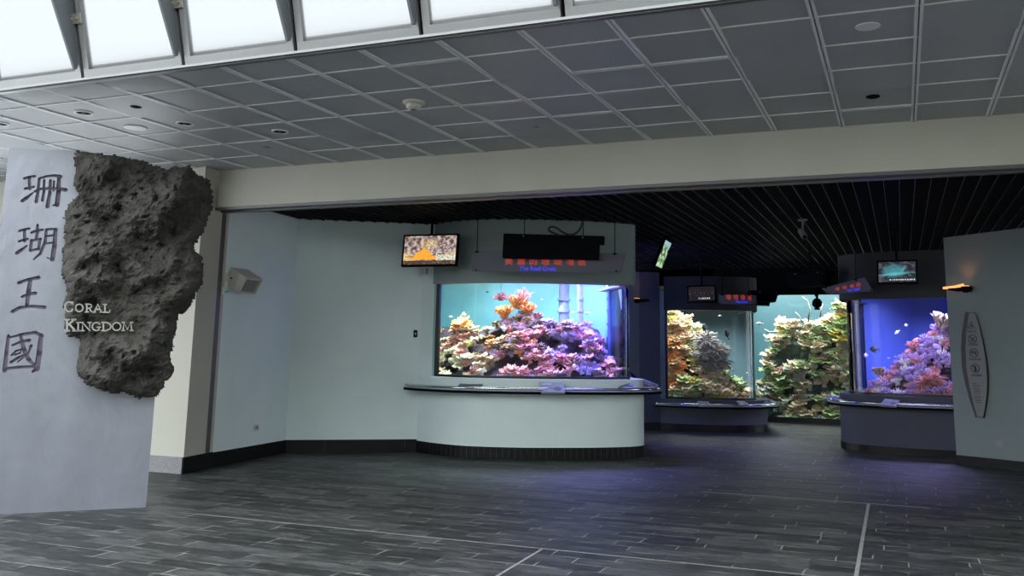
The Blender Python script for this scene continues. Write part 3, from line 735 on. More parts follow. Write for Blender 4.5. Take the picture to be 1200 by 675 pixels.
pipe(716, 14.75, .06, 1.2, M['pipe_dark'], 'dark blue vertical pipe at the right end of the nearest tank')
# thin pale whip corals in the far tank
for pts, lb in ((((947, 377), (949, 362), (946, 352), (940, 348)), 'tall pale curved whip coral on top of the far reef'), (((941, 379), (936, 370), (932, 366), (931, 369)), 'short pale hooked whip coral at left on top of the far reef'), (((961, 372), (962, 364), (964, 356)), 'thin pale straight whip coral below the hanging spotlight'), (((911, 389), (901, 389), (896, 386)), 'pale whip coral reaching left from the far reef')):
    s = MB(); s.tube([at(x, y, 22.5) for x, y in pts], [.02, .018, .015, .012][:len(pts)], 6); tag(s.build('whip_coral', CM['white'], smooth=True), lb, 'coral')
#PART2
# ------------------------------------------------------------------ picture surfaces (screens, printed plates)
def picture(name, m_, c00, c10, c11, c01, nx, ny, fn, th=.004, parent=None):
    """flat printed or lit sheet: corners lower-left, lower-right, upper-right, upper-left; fn(u, v) gives its colour"""
    a, b_, c, d = [Vector(p) for p in (c00, c10, c11, c01)]; n = (b_-a).cross(d-a).normalized()
    vs = []; fs = []
    for j in range(ny+1):
        for i in range(nx+1):
            u, v = i/nx, j/ny; vs.append((a*(1-u)+b_*u)*(1-v)+(d*(1-u)+c*u)*v)
    W_ = nx+1; N0 = len(vs); vs += [a-n*th, b_-n*th, c-n*th, d-n*th]
    for j in range(ny):
        for i in range(nx): q = j*W_+i; fs.append((q, q+1, q+1+W_, q+W_))
    nf = len(fs); fs.append((N0, N0+3, N0+2, N0+1))
    rim = [list(range(0, nx+1)), [k*W_+nx for k in range(ny+1)], [ny*W_+k for k in range(nx, -1, -1)], [k*W_ for k in range(ny, -1, -1)]]
    for k, rr in enumerate(rim): fs.append(tuple(rr[::-1])+(N0+k, N0+(k+1) % 4))
    me = bpy.data.meshes.new(name)
    l = total_loc(parent) if parent else Vector((0, 0, 0))
    me.from_pydata([tuple(v-l) for v in vs], [], fs); me.materials.append(m_)
    at_ = me.color_attributes.new('picture', 'FLOAT_COLOR', 'CORNER')
    for p in me.polygons:
        if p.index < nf:
            i, j = p.index % nx, p.index//nx; cc = tuple(fn((i+.5)/nx, (j+.5)/ny))+(1,)
        else: cc = (.02, .02, .02, 1)
        for li in p.loop_indices: at_.data[li].color = cc
    o = bpy.data.objects.new(name, me); col.objects.link(o)
    if parent: o.parent = parent; o.matrix_parent_inverse = Matrix.Identity(4)
    return o
def mixc(a, b_, t): t = max(0, min(1, t)); return tuple(a[i]*(1-t)+b_[i]*t for i in range(3))
def ns(u, v, s, k=0): return .5+.5*noise.noise(Vector((u*s, v*s, k)))*1.6
M['screen'] = mat_picture('lit_screen', 1.1)
M['screen_dim'] = mat_picture('dim_screen', .8)
M['print'] = mat_picture('printed_plate', 0, .7)

def pic_reef(u, v):
    g = ns(u, v*.6, 16, 1)*.6+ns(u, v, 40, 2)*.4; c = mixc((.10, .05, .04), (.62, .50, .48), (g-.35)*2.4)
    c = mixc(c, (.75, .72, .74), (ns(u, v, 26, 5)-.6)*3*(u > .45)*(.3 < v < .7))
    c = mixc(c, (.85, .62, .25), (1-abs(u-.48)/.22)*(1-abs(v-.72)/.22)*1.5*ns(u, v, 20, 3))
    top = .18+.40*math.exp(-((u-.40)/.17)**2)+.12*(ns(u, v, 14, 11)-.5)
    if .17 < v < top and abs(u-.42) < .36: c = mixc((.95, .42, .04), (.85, .25, .02), (ns(u, v, 22, 4)-.5)*2)
    if .13 < v < .32 and u > .62: c = mixc((.75, .72, .60), (.2, .2, .1), (ns(u, v, 30, 7)-.5)*3)
    if v < .14: c = mixc((.07, .04, .03), (.4, .25, .15), (ns(u, v*3, 20, 8)-.6)*3)
    return c
def pic_ray(u, v):
    c = mixc((.015, .02, .03), (.10, .09, .10), (ns(u, v, 9, 3)-.45)*2+(u < .15)*.5*(v < .4))
    d = ((u-.42)/.36)**2+((v-.55)/.36)**2; c = mixc(c, (.06, .24, .28), 1.15-d+ns(u, v, 8, 1)*.4-.3)
    e = abs(v-.38-(u-.3)*.12)*8+abs(u-.42)*1.4; c = mixc(c, (.12, .50, .55), 1.0-e)
    f_ = abs((u-.62)-(v-.5)*.35)*14+abs(v-.58)*3; c = mixc(c, (.10, .36, .42), 1-f_)
    if .07 < v < .14 and u > .26 and int(u*34) % 2 == 0: c = (.8, .85, .85)
    return c
def pic_dark(u, v):
    c = mixc((.012, .012, .016), (.12, .07, .04), (ns(u, v, 14, 3)-.55)*3*(1-abs(v-.5)*1.6))
    if .12 < v < .22 and .38 < u < .84 and int(u*26) % 2 == 0: c = (.7, .7, .65)
    return c
def pic_green(u, v):
    c = mixc((.08, .18, .08), (.55, .75, .45), (ns(u, v, 6, 2)-.35)*2.2); c = mixc(c, (.03, .04, .03), (ns(u, v, 5, 9)-.5)*4*(v > .45))
    return mixc(c, (.30, .45, .50), (v-.72)*6)

def monitor(label, q, Y, fn, m_, body=.05, dY=(0, 0, 0, 0), rim=.025):
    """flat screen: photo corners LL, LR, UR, UL with depth offsets"""
    P_ = [at(x, y, Y+d) for (x, y), d in zip(q, dY)]
    cen = sum(P_, Vector())/4; ux = (P_[1]-P_[0]).normalized(); n = ux.cross(P_[3]-P_[0]).normalized(); uy = n.cross(ux)
    w_ = ((P_[1]-P_[0]).length+(P_[2]-P_[3]).length)/2; h_ = ((P_[3]-P_[0]).length+(P_[2]-P_[1]).length)/2
    t = thing('wall_monitor', label, 'television', cen)
    A = lambda sx, sy, k=0: cen+ux*(sx*w_/2)+uy*(sy*h_/2)+n*k
    s = MB(); s.prism([A(-1, -1, -.004), A(1, -1, -.004), A(1, 1, -.004), A(-1, 1, -.004)], -n*body)
    for a_, b_, c_, d_ in ((-1, -1, 1, -1+2*rim/h_), (-1, 1-2*rim/h_, 1, 1), (-1, -1, -1+2*rim/w_, 1), (1-2*rim/w_, -1, 1, 1)):
        s.prism([A(a_, b_, .006), A(c_, b_, .006), A(c_, d_, .006), A(a_, d_, .006)], -n*.012)
    s.build('housing', M['black'], t)
    kx, ky = 1-2*rim/w_, 1-2*rim/h_
    picture('screen', m_, A(-kx, -ky, .001), A(kx, -ky, .001), A(kx, ky, .001), A(-kx, ky, .001), 64, 36, fn, parent=t)
    s = MB(); top = A(0, 1, -body*.6); s.tube([top-uy*.15, Vector((top.x, top.y, top.z+.05)), Vector((top.x, top.y, ZI+.05))], .02, 8)
    s.box((top.x, top.y, ZI-.01), (.12, .12, .02)); s.build('ceiling_mount', M['black'], t)
    return t, cen, ux, uy, n
t, cen, ux, uy, n = monitor('lit monitor showing an orange reef creature, hung left of the nearest tank', [(472.5, 312), (537, 311), (535.5, 274.5), (471, 275)], 12.0, pic_reef, M['screen'], dY=(0, .1, .16, .06))
s = MB(); s.box(at(497, 317.5, 12.08), (.09, .08, .09)); s.tube([at(497, 316, 12.08), at(499, 309, 12.1)], .01, 6); tag(s.build('infrared_sensor', M['grey_plastic'], bevel=.008), 'small grey sensor box hanging below the orange creature monitor', 'sensor')
monitor('dark monitor with faint caption dots above the dim middle tank', [(805, 354.5), (838.5, 353.5), (839.5, 334), (806, 335)], 17.6, pic_dark, M['screen_dim'], dY=(0, .05, .12, .07))
monitor('monitor showing a blue ray over caption dots above the deep blue tank', [(1028.5, 332.7), (1076.5, 331.8), (1074, 304.3), (1026.7, 305.6)], 15.2, pic_ray, M['screen'], dY=(0, -.05, .03, .08))
monitor('monitor seen edge on with bright green picture, hung in the dark passage', [(766.5, 312.5), (774.5, 316), (788, 285), (780.5, 278.5)], 14.8, pic_green, M['screen'], dY=(0, .62, .66, .04))

# ------------------------------------------------------------------ lettering helpers
fc_n = 0
def text_mesh(name, txt, m_, origin, ux, uy, size, depth=.006, parent=None, align='CENTER', sx=1, bold=0):
    c = bpy.data.curves.new(name, 'FONT'); c.body = txt; c.size = size; c.extrude = depth/2; c.align_x = align; c.align_y = 'CENTER'; c.offset = bold
    o = bpy.data.objects.new(name, c); col.objects.link(o)
    bpy.context.view_layer.update()
    dg = bpy.context.evaluated_depsgraph_get(); me = bpy.data.meshes.new_from_object(o.evaluated_get(dg)); me.name = name
    bpy.data.objects.remove(o); bpy.data.curves.remove(c)
    me.materials.clear(); me.materials.append(m_)
    n = ux.cross(uy).normalized(); l = total_loc(parent) if parent else Vector((0, 0, 0))
    for v in me.vertices: v.co = Vector(origin)+ux*v.co.x*sx+uy*v.co.y+n*v.co.z-l
    o = bpy.data.objects.new(name, me); col.objects.link(o)
    if parent: o.parent = parent; o.matrix_parent_inverse = Matrix.Identity(4)
    return o
def stroke(s, pts, wd, n, depth, proj_=None, mi=0):
    """brush stroke prism along 3D points with widths"""
    P_ = [Vector(p) for p in pts]; ws = wd if isinstance(wd, (list, tuple)) else [wd]*len(P_); L_ = []; R_ = []
    for i, p in enumerate(P_):
        t = (P_[min(i+1, len(P_)-1)]-P_[max(i-1, 0)]).normalized(); q = n.cross(t).normalized()*ws[i]/2
        e = Vector((0, 0, 0)); L_.append(p+q); R_.append(p-q)
    for i in range(len(P_)-1):
        s.prism([L_[i], L_[i+1], R_[i+1], R_[i]], n*depth, mi)
    for i in range(0, len(P_)):
        k = 8; t = (P_[min(i+1, len(P_)-1)]-P_[max(i-1, 0)]).normalized(); q = n.cross(t).normalized()
        s.prism([p_ for p_ in [P_[i]+(q*math.cos(2*math.pi*j/k)+t*math.sin(2*math.pi*j/k))*ws[i]/2 for j in range(k)]], n*depth, mi)

# ------------------------------------------------------------------ entrance sign slab
S0 = Vector((-8.068, 6.225, 0)); S1 = Vector((-6.975, 7.27, 0)); sd = (S1-S0).normalized(); sn = Vector((sd.y, -sd.x, 0))
def onS(x, y, off=0):       # photo place -> point on the slab's face (pushed off along its normal)
    r_ = ray(x, y); o_ = Vector((0, 0, EYE)); p0 = S0+sn*off
    return o_+r_*((p0-o_).dot(sn)/r_.dot(sn))
M['slab'] = mat('silver_lilac_slab', (.27, .285, .335), .30, metal=.45, var=.10, vscale=2.2, bump=1.0, bscale=3.5, stretch=(1, 1, .5))
M['carve'] = mat('purple_grey_carving', (.10, .088, .125), .7)
slab = thing('sign_slab', 'tall silver lilac slab carved with four brush characters, standing at the left', 'sign', S0)
TH = .16
sb = MB(); zt0, zt1 = 3.455, 3.50
SM = S0+sd*.66
sb.prism([S0, S1, S1+Vector((0, 0, 3.0)), SM+sd*.25+Vector((0, 0, 3.2)), SM+Vector((0, 0, zt1)), S0+Vector((0, 0, zt0))], -sn*TH)
body = sb.build('slab', M['slab'], slab)
# characters as brush strokes, in photo places
def Z1(p): return (p[0]/4.82, 180+p[1]/4.82)
def Z2(p): return (p[0]/4.82, 310+p[1]/4.82)
CH = [(Z1, [  # first character
  ([(138, 140), (165, 132), (197, 128)], 9), ([(165, 135), (168, 200)], 10), ([(142, 198), (165, 195), (190, 188)], 9), ([(125, 268), (150, 250), (185, 222)], [12, 12, 6]),
  ([(222, 142), (215, 215), (205, 272)], [9, 10, 12]), ([(222, 140), (262, 128)], 8), ([(250, 150), (248, 215), (240, 265)], [8, 9, 10]), ([(285, 150), (282, 220), (268, 300)], [9, 11, 13]),
  ([(265, 128), (310, 124), (342, 130)], [8, 10, 14]), ([(333, 135), (331, 215), (322, 290), (300, 292)], [12, 15, 16, 6]), ([(305, 155), (302, 210)], 7), ([(195, 215), (225, 200), (300, 196), (372, 205)], [8, 10, 10, 14])]),
 (Z1, [  # second character
  ([(110, 437), (140, 428), (165, 424)], 9), ([(138, 432), (140, 495)], 10), ([(108, 495), (135, 488), (155, 482)], 9), ([(95, 562), (120, 545), (152, 520)], [12, 12, 6]),
  ([(178, 446), (205, 436), (240, 430)], 9), ([(212, 402), (212, 440), (205, 480)], [8, 11, 9]), ([(178, 490), (172, 548)], 10), ([(178, 492), (230, 482)], 9), ([(226, 485), (218, 540)], 10), ([(172, 548), (220, 538)], 9),
  ([(262, 430), (255, 500), (228, 565), (190, 598)], [9, 11, 10, 5]), ([(262, 428), (318, 426)], 9), ([(314, 428), (308, 520), (296, 598), (268, 588)], [13, 15, 16, 5]), ([(262, 466), (308, 462)], 8), ([(258, 508), (306, 502)], 8)]),
 (Z2, [  # third character
  ([(106, 104), (160, 84), (218, 74)], [12, 10, 13]), ([(172, 86), (162, 150), (152, 230)], [12, 15, 12]), ([(124, 182), (160, 168), (200, 162)], [9, 10, 12]), ([(70, 266), (110, 244), (180, 236), (252, 242)], [12, 12, 10, 13])]),
 (Z2, [  # fourth character
  ([(48, 402), (36, 500), (26, 600)], [10, 12, 14]), ([(56, 412), (120, 396), (200, 384), (236, 404)], [7, 10, 12, 14]), ([(232, 398), (222, 500), (208, 590), (184, 606)], [13, 17, 18, 8]), ([(36, 588), (110, 580), (190, 576)], 10),
  ([(70, 456), (120, 436), (166, 428)], [7, 10, 12]), ([(66, 512), (90, 488), (122, 478), (112, 500), (84, 510)], 7), ([(62, 552), (100, 528), (145, 505)], [10, 10, 6]),
  ([(118, 408), (135, 480), (160, 535), (192, 566)], [10, 14, 14, 10]), ([(176, 458), (160, 500), (100, 550)], [10, 7, 5])])]
cut = MB(); inl = []
for k, (Zf, sts) in enumerate(CH):
    lay = MB()
    for pts, wd in sts:
        ws = [q*.0021*1.35 for q in (wd if isinstance(wd, list) else [wd]*len(pts))]
        P_ = [onS(*Zf(p)) for p in pts]
        stroke(lay, [p+sn*(-.022) for p in P_], [q*1.12 for q in ws], sn, .002)
        stroke(cut, [p+sn*(-.022) for p in P_], ws, sn, .05)
    inl.append(lay)
# carve: union of strokes via voxel-free approach, one difference per stroke prism joined with self-intersection allowed
cme = me_obj(cut, 'cutter', False); co = bpy.data.objects.new('cutter', cme); col.objects.link(co); co.location = S0
for v in cme.vertices: v.co -= S0
bo = body.modifiers.new('carve', 'BOOLEAN'); bo.object = co; bo.operation = 'DIFFERENCE'; bo.solver = 'EXACT'; bo.use_self = True
bpy.context.view_layer.update(); dg = bpy.context.evaluated_depsgraph_get()
nm_ = bpy.data.meshes.new_from_object(body.evaluated_get(dg)); body.modifiers.clear(); body.data = nm_
bpy.data.objects.remove(co)
for lay in inl: lay.build('carved_character', M['carve'], slab)

# ------------------------------------------------------------------ lava-like rock mounted on the slab
RP = [(87.8,174.4),(103.3,177.1),(121,180),(141,181.6),(159,186.7),(176.7,190.4),(194.4,197),(212,192.7),(225.6,194.9),(231,203.3),(245.6,211),(249.6,225.6),(249,252),(244,261),(237.8,274.4),(228,291),(235.6,299),(240,316.7),(233.8,342.7),(221,364),(211,370.5),(206,395.6),(203.6,418),(204.8,436),(193.5,453.6),(183.4,466),(160.8,467.4),(143,462.4),(123,460),(97.8,451.6),(89,436),(91.5,410.8),(90,397),(76.4,393),(72.6,383),(73.9,360.4),(75,335),(69.6,317.6),(72.2,290),(72.2,267.8),(73.3,256.7),(78.9,239),(88.9,226.7),(85.6,212),(86.7,190)]
OFF = .12
poly = []
for x, y in RP:
    p = onS(x, y, OFF); poly.append(((p-S0).dot(sd), p.z))
def inside(x, y):
    c = False; j = len(poly)-1
    for i in range(len(poly)):
        xi, yi = poly[i]; xj, yj = poly[j]
        if (yi > y) != (yj > y) and x < (xj-xi)*(y-yi)/(yj-yi)+xi: c = not c
        j = i
    return c
def edist(x, y):
    best = 9
    for i in range(len(poly)):
        ax, ay = poly[i]; bx, by = poly[(i+1) % len(poly)]; dx, dy = bx-ax, by-ay
        t_ = max(0, min(1, ((x-ax)*dx+(y-ay)*dy)/(dx*dx+dy*dy))); best = min(best, math.hypot(x-ax-dx*t_, y-ay-dy*t_))
    return best
TZ0, TZ1, TX1 = onS(110, 392, OFF).z, onS(110, 350, OFF).z, (onS(160, 370, OFF)-S0).dot(sd)
gs = .017; xs_ = [p[0] for p in poly]; zs_ = [p[1] for p in poly]; gx0, gz0 = min(xs_)-gs, min(zs_)-gs
nx_ = int((max(xs_)-gx0)/gs)+2; nz_ = int((max(zs_)-gz0)/gs)+2; idx = {}; rv = []; rf = []
def in_j(i, k):
    x, z = gx0+i*gs, gz0+k*gs
    j = noise.noise_vector(Vector((x*9, z*9, 4)))*.022+noise.noise_vector(Vector((x*25, z*25, 8)))*.010
    return inside(x+j.x, z+j.y)
grid = {(i, k): in_j(i, k) for i in range(nx_+1) for k in range(nz_+1)}
for (i, k), ok in grid.items():
    if not ok: continue
    x, z = gx0+i*gs, gz0+k*gs; d = edist(x, z) if inside(x, z) else 0
    q = Vector((x, z, 0))
    prof_ = 1-math.exp(-d/.13)
    big = noise.noise(q*1.7+Vector((3, 1, 0)))*.34+noise.noise(q*4.1)*.24
    rid = (abs(noise.noise(q*5+Vector((9, 2, 1)))))*-.12+.03; med = noise.noise(q*11)*.045+noise.noise(q*23)*.026+noise.noise(q*48)*.014
    pit_ = noise.noise(q*17+Vector((4, 4, 4))); med -= max(0, pit_-.28)*.16
    rx_, rz_ = x, z
    front = OFF+prof_*(.30+big+rid+med)+med*.3
    wz = max(0, min(1, (z-TZ0+.12)/.12))*max(0, min(1, (TZ1+.12-z)/.12))*max(0, min(1, (TX1+.15-x)/.15))
    front = front*(1-wz)+min(front, OFF+.22+med*.6)*wz
    sidejit = noise.noise_vector(q*14+Vector((0, 0, 7)))*.012
    ej = noise.noise_vector(q*70+Vector((5, 0, 3)))*.012
    fr_ = S0+sd*(x+sidejit.x)+Vector((0, 0, z+sidejit.y))+sn*front
    bk = S0+sd*x+Vector((0, 0, z))+sn*(OFF-prof_*(.34+big*.6+med))
    bd = not all(grid.get((i+a, k+b_), False) for a in (-1, 0, 1) for b_ in (-1, 0, 1))
    a_ = len(rv); rv.append(fr_ if not bd else S0+sd*(x+sidejit.x*1.2+ej.x)+Vector((0, 0, z+sidejit.y*1.2+ej.y))+sn*(OFF+med*.5))
    if bd: idx[i, k] = (a_, a_)
    else: rv.append(bk); idx[i, k] = (a_, a_+1)
for i in range(nx_):
    for k in range(nz_):
        q = [(i, k), (i+1, k), (i+1, k+1), (i, k+1)]
        if all(p in idx for p in q):
            f_ = tuple(idx[p][0] for p in q); g_ = tuple(idx[p][1] for p in q)[::-1]
            rf.append(f_)
            if set(f_) != set(g_): rf.append(g_)
s = MB(); s.v = rv; s.f = rf; s.mi = [0]*len(rf)
M['lava'] = mat('dark_pitted_rock', (.055, .051, .044), .95, var=.45, vscale=7, bump=1.0, bscale=28, detail=8)
nt = M['lava'].node_tree; bsdf = nt.nodes['Principled BSDF']
for nd in nt.nodes:
    if nd.type == 'BUMP': nd.inputs['Distance'].default_value = .03
rock = s.build('sign_rock', M['lava'], smooth=False)
tag(rock, 'large dark pitted reef rock mounted on the silver lilac slab', 'rock')
print('rock verts', len(rv))
# raised serif letters on the rock
M['letter'] = mat('weathered_silver_letters', (.36, .36, .33), .45, metal=.5)
GL = {'C': ([[(.95, .78), (.8, .96), (.5, 1), (.18, .85), (.05, .5), (.18, .15), (.5, 0), (.8, .05), (.97, .25)], [(.95, .78), (.95, .98)]]),
 'O': [[(.5, 1), (.15, .85), (.02, .5), (.15, .15), (.5, 0), (.85, .15), (.98, .5), (.85, .85), (.5, 1)]],
 'R': [[(.2, 0), (.2, 1)], [(.05, 1), (.55, 1), (.8, .88), (.82, .65), (.6, .5), (.2, .5)], [(.5, .5), (.75, .1), (1, 0)], [(.02, 0), (.4, 0)]],
 'A': [[(.05, 0), (.5, 1), (.95, 0)], [(.22, .36), (.78, .36)], [(-.05, 0), (.2, 0)], [(.78, 0), (1.08, 0)]],
 'L': [[(.25, 0), (.25, 1)], [(.05, 1), (.48, 1)], [(.05, 0), (.85, 0), (.93, .28)]],
 'K': [[(.2, 0), (.2, 1)], [(.02, 1), (.4, 1)], [(.02, 0), (.4, 0)], [(.85, 1), (.22, .45)], [(.4, .6), (.95, 0)], [(.65, 1), (.98, 1)], [(.75, 0), (1.08, 0)]],
 'I': [[(.5, 0), (.5, 1)], [(.3, 1), (.7, 1)], [(.3, 0), (.7, 0)]],
 'N': [[(.15, 0), (.15, 1), (.85, 0), (.85, 1)], [(-.02, 1), (.2, 1)], [(0, 0), (.32, 0)], [(.7, 1), (1, 1)]],
 'G': [[(.93, .78), (.8, .96), (.5, 1), (.18, .85), (.05, .5), (.18, .15), (.5, 0), (.85, .08), (.85, .42)], [(.65, .42), (1.02, .42)]],
 'D': [[(.2, 0), (.2, 1)], [(.03, 1), (.5, 1), (.85, .82), (.98, .5), (.85, .18), (.5, 0), (.03, 0)]],
 'M': [[(.1, 0), (.18, 1), (.5, .15), (.82, 1), (.92, 0)], [(-.02, 0), (.24, 0)], [(.78, 0), (1.05, 0)], [(.02, 1), (.2, 1)], [(.8, 1), (1, 1)]]}
letters = thing('raised_lettering', 'raised silver capitals reading coral kingdom across the dark rock', 'lettering', onS(110, 375, OFF+.24))
def word(chars, yb, scale_small):
    for ch, xa, xb, h in chars:
        s = MB(); o_ = OFF+.25
        for ln in GL[ch]:
            P_ = [onS(xa+(xb-xa)*u, yb(xa)-h*v, o_) for u, v in ln]; stroke(s, P_, .0125 if h < 11 else .015, sn, .02)
        s.build('letter', M['letter'], letters)
word([('C', 75.5, 85.5, 11.5), ('O', 88.5, 97.8, 9.2), ('R', 100, 109, 9.2), ('A', 110, 119.5, 9.2), ('L', 121, 129.5, 9.2)], lambda x: 365.3+(x-75)*.015, 1)
word([('K', 76, 89, 13), ('I', 88.5, 95, 9.6), ('N', 95, 107, 9.6), ('G', 107.5, 117.5, 9.6), ('D', 119, 130.5, 9.6), ('O', 131.5, 142, 9.6), ('M', 143, 155.5, 9.6)], lambda x: 387.6-(x-76)*.004, 1)

# ------------------------------------------------------------------ ceiling fittings of the hall
def ring(s, c, r0, r1, z0, z1, k=24, mi=0):
    vs = []
    for r_, z in ((r0, z0), (r1, z0), (r1, z1), (r0, z1)):
        vs += [Vector((c[0]+r_*math.cos(2*math.pi*i/k), c[1]+r_*math.sin(2*math.pi*i/k), z)) for i in range(k)]
    fs = [(a*k+i, a*k+(i+1) % k, ((a+1) % 4)*k+(i+1) % k, ((a+1) % 4)*k+i) for a in range(4) for i in range(k)]
    s.add(vs, fs, mi)
def downlight(x, y, label, r_=.09):
    p = atz(x, y, ZC); t = thing('downlight', label, 'ceiling light', (p.x, p.y, ZC-.012))
    s = MB(); ring(s, p, r_*.80, r_, ZC-.008, ZC+.004); s.build('trim_ring', M['tbar'], t, smooth=False)
    s = MB(); s.tube([(p.x, p.y, ZC-.003), (p.x, p.y, ZC+.003)], r_*.81, 20); s.build('dark_opening', M['black'], t)
    s = MB(); s.tube([(p.x, p.y, ZC-.016), (p.x, p.y, ZC-.003)], [r_*.16, r_*.22], 14); s.build('lamp', M['fin'], t)
downlight(98, 132, 'recessed downlight with pale ring and dark opening, second from the left frame edge')
downlight(216.5, 144.5, 'recessed downlight with pale ring above the right shoulder of the dark rock')
downlight(328, 154, 'recessed downlight with pale ring farthest right, near the cream beam')
downlight(0, 145, 'recessed downlight cut by the left edge of the frame')
def disc(x, y, r_, m_, name, label, cat, h=.012):
    p = atz(x, y, ZC); s = MB(); s.tube([(p.x, p.y, ZC+.002), (p.x, p.y, ZC-h*.6), (p.x, p.y, ZC-h)], [r_, r_, r_*.8], 24); tag(s.build(name, m_, autos=True), label, cat)
disc(159.5, 124.5, .055, M['black'], 'ceiling_hole', 'small black round opening in the ceiling above the rock', 'ceiling opening')
disc(1023, 113, .06, M['black'], 'ceiling_hole', 'small black round opening in the ceiling at the right near the beam', 'ceiling opening')
disc(159, 149.5, .12, M['tbar'], 'ceiling_speaker', 'flat round pale ceiling speaker above the rock', 'ceiling speaker')
disc(522, 87, .055, M['panel'], 'ceiling_cover', 'small round grey cover plate above right of the smoke detector', 'cover plate')
disc(1017, 31, .085, M['tbar'], 'ceiling_speaker', 'flat round pale cover plate high at the right of the ceiling', 'ceiling speaker', .006)
disc(312.5, 172, .05, M['grey_plastic'], 'ceiling_cover', 'small grey oval cover plate near the beam at left', 'cover plate')
disc(628, 148, .035, M['grey_plastic'], 'ceiling_cover', 'tiny dark plate on the ceiling panel near the beam centre', 'cover plate')
p = atz(485, 119, ZC); t = thing('smoke_detector', 'round cream smoke detector on the grey panelled ceiling', 'smoke detector', (p.x, p.y, ZC))
s = MB(); s.tube([(p.x, p.y, ZC), (p.x, p.y, ZC-.02), (p.x, p.y, ZC-.035)], [.105, .105, .085], 28); s.build('base', M['beige'], t, autos=True)
s = MB(); s.tube([(p.x, p.y, ZC-.035), (p.x, p.y, ZC-.06), (p.x, p.y, ZC-.075)], [.072, .068, .05], 24); s.build('head', M['beige'], t, autos=True)
s = MB(); s.tube([(p.x, p.y, ZC-.072), (p.x, p.y, ZC-.082)], [.03, .024], 16); s.build('sensor_grille', M['grey_plastic'], t)

# ------------------------------------------------------------------ speaker, sockets, switch on the left wall
LA = Vector((-8.42, 9.80, 0)); ld = Vector((-.18, 1.83, 0)).normalized(); lnm = Vector((ld.y, -ld.x, 0))
def onL(x, y, off=0, A=LA, n_=lnm):
    r_ = ray(x, y); o_ = Vector((0, 0, EYE)); return o_+r_*((A+n_*off-o_).dot(n_)/r_.dot(n_))
c_ = at(284, 328.5, 10.12)
pdir = Vector((.87, .03, -.49)).normalized(); pside = Vector((.0, -1, .0)); pside = (pside-pdir*pside.dot(pdir)).normalized(); ptop = pdir.cross(pside)*-1
if ptop.z < 0: ptop = -ptop
t = thing('wall_speaker', 'off white box speaker tilted down on the left pale wall', 'speaker', c_)
Mx = Matrix((pdir, pside, ptop)).transposed()
s = MB(); L_, W2, H2 = .25, .36, .235
s.box(c_-pdir*.01, (L_, W2, H2), Mx); s.build('cabinet', M['beige'], t, bevel=.012)
s = MB(); fr = c_+pdir*(L_/2-.002)
for (dy, dz, sy, sz) in ((0, H2/2-.012, W2, .024), (0, -H2/2+.012, W2, .024), (W2/2-.012, 0, .024, H2), (-W2/2+.012, 0, .024, H2)):
    s.box(fr+pside*dy+ptop*dz+pdir*.018, (.055, sy, sz), Mx)
s.build('horn_frame', M['beige'], t)
s = MB(); s.box(fr+pdir*.004, (.008, W2-.05, H2-.05), Mx); s.build('grille', M['grey_plastic'], t)
s = MB(); s.tube([c_+pside*(W2/2+.002)-pdir*.04, c_+pside*(W2/2+.012)-pdir*.04], .012, 12); s.build('bracket_bolt', M['black'], t)
wl = onL(264, 325, 0); s = MB(); s.tube([c_-pdir*(L_/2), wl+Vector((0, 0, 0))], .016, 10); s.box(wl+lnm*.006, (.02, .10, .12)); s.build('bracket', M['beige'], t)
s = MB(); a_ = c_-pdir*.1-ptop*.1+pside*.1; e_ = onL(261.5, 338, .01)
s.tube([a_, a_*.6+e_*.4+Vector((.02, 0, -.09)), a_*.25+e_*.75+Vector((.01, 0, -.07)), e_], .006, 6); s.build('cable', M['rope'], t, smooth=True)
s = MB(); s.box(e_-Vector((0, 0, .03)), (.02, .05, .10)); s.build('cable_box', M['wall'], t)
def plate(name, cen, ux, n_, w_, h_, m1, m2, label, cat, part, pw=.5):
    t = thing(name, label, cat, cen); uz = Vector((0, 0, 1)); Mx = Matrix((ux, n_, uz)).transposed()
    s = MB(); s.box(cen+n_*.005, (w_, .012, h_), Mx); s.build('cover_plate', m1, t, bevel=.003)
    s = MB(); s.box(cen+n_*.012, (w_*pw, .006, h_*pw), Mx); s.build(part, m2, t); return t
plate('wall_socket', onL(300, 501, 0), ld, lnm, .11, .075, M['beige'], M['grey_plastic'], 'cream power socket low on the left wall', 'socket', 'socket_face')
plate('wall_socket', rw(.6476+.0, .347), rd, rn_, .10, .07, M['grey_plastic'], M['grey_plastic'], 'pale power socket low on the right wall below the surfboard sign', 'socket', 'socket_face')
q = at(480, 391, 12.62); wd_ = Vector((.805, .593, 0)); wn_ = Vector((.593, -.805, 0))
q = Vector((-7.04, 12.655, q.z)); plate('wall_switch', q+wn_*.0, wd_, wn_, .06, .11, M['black'], M['pipe'], 'small dark blue push button plate left of the nearest tank', 'switch', 'button', .35)

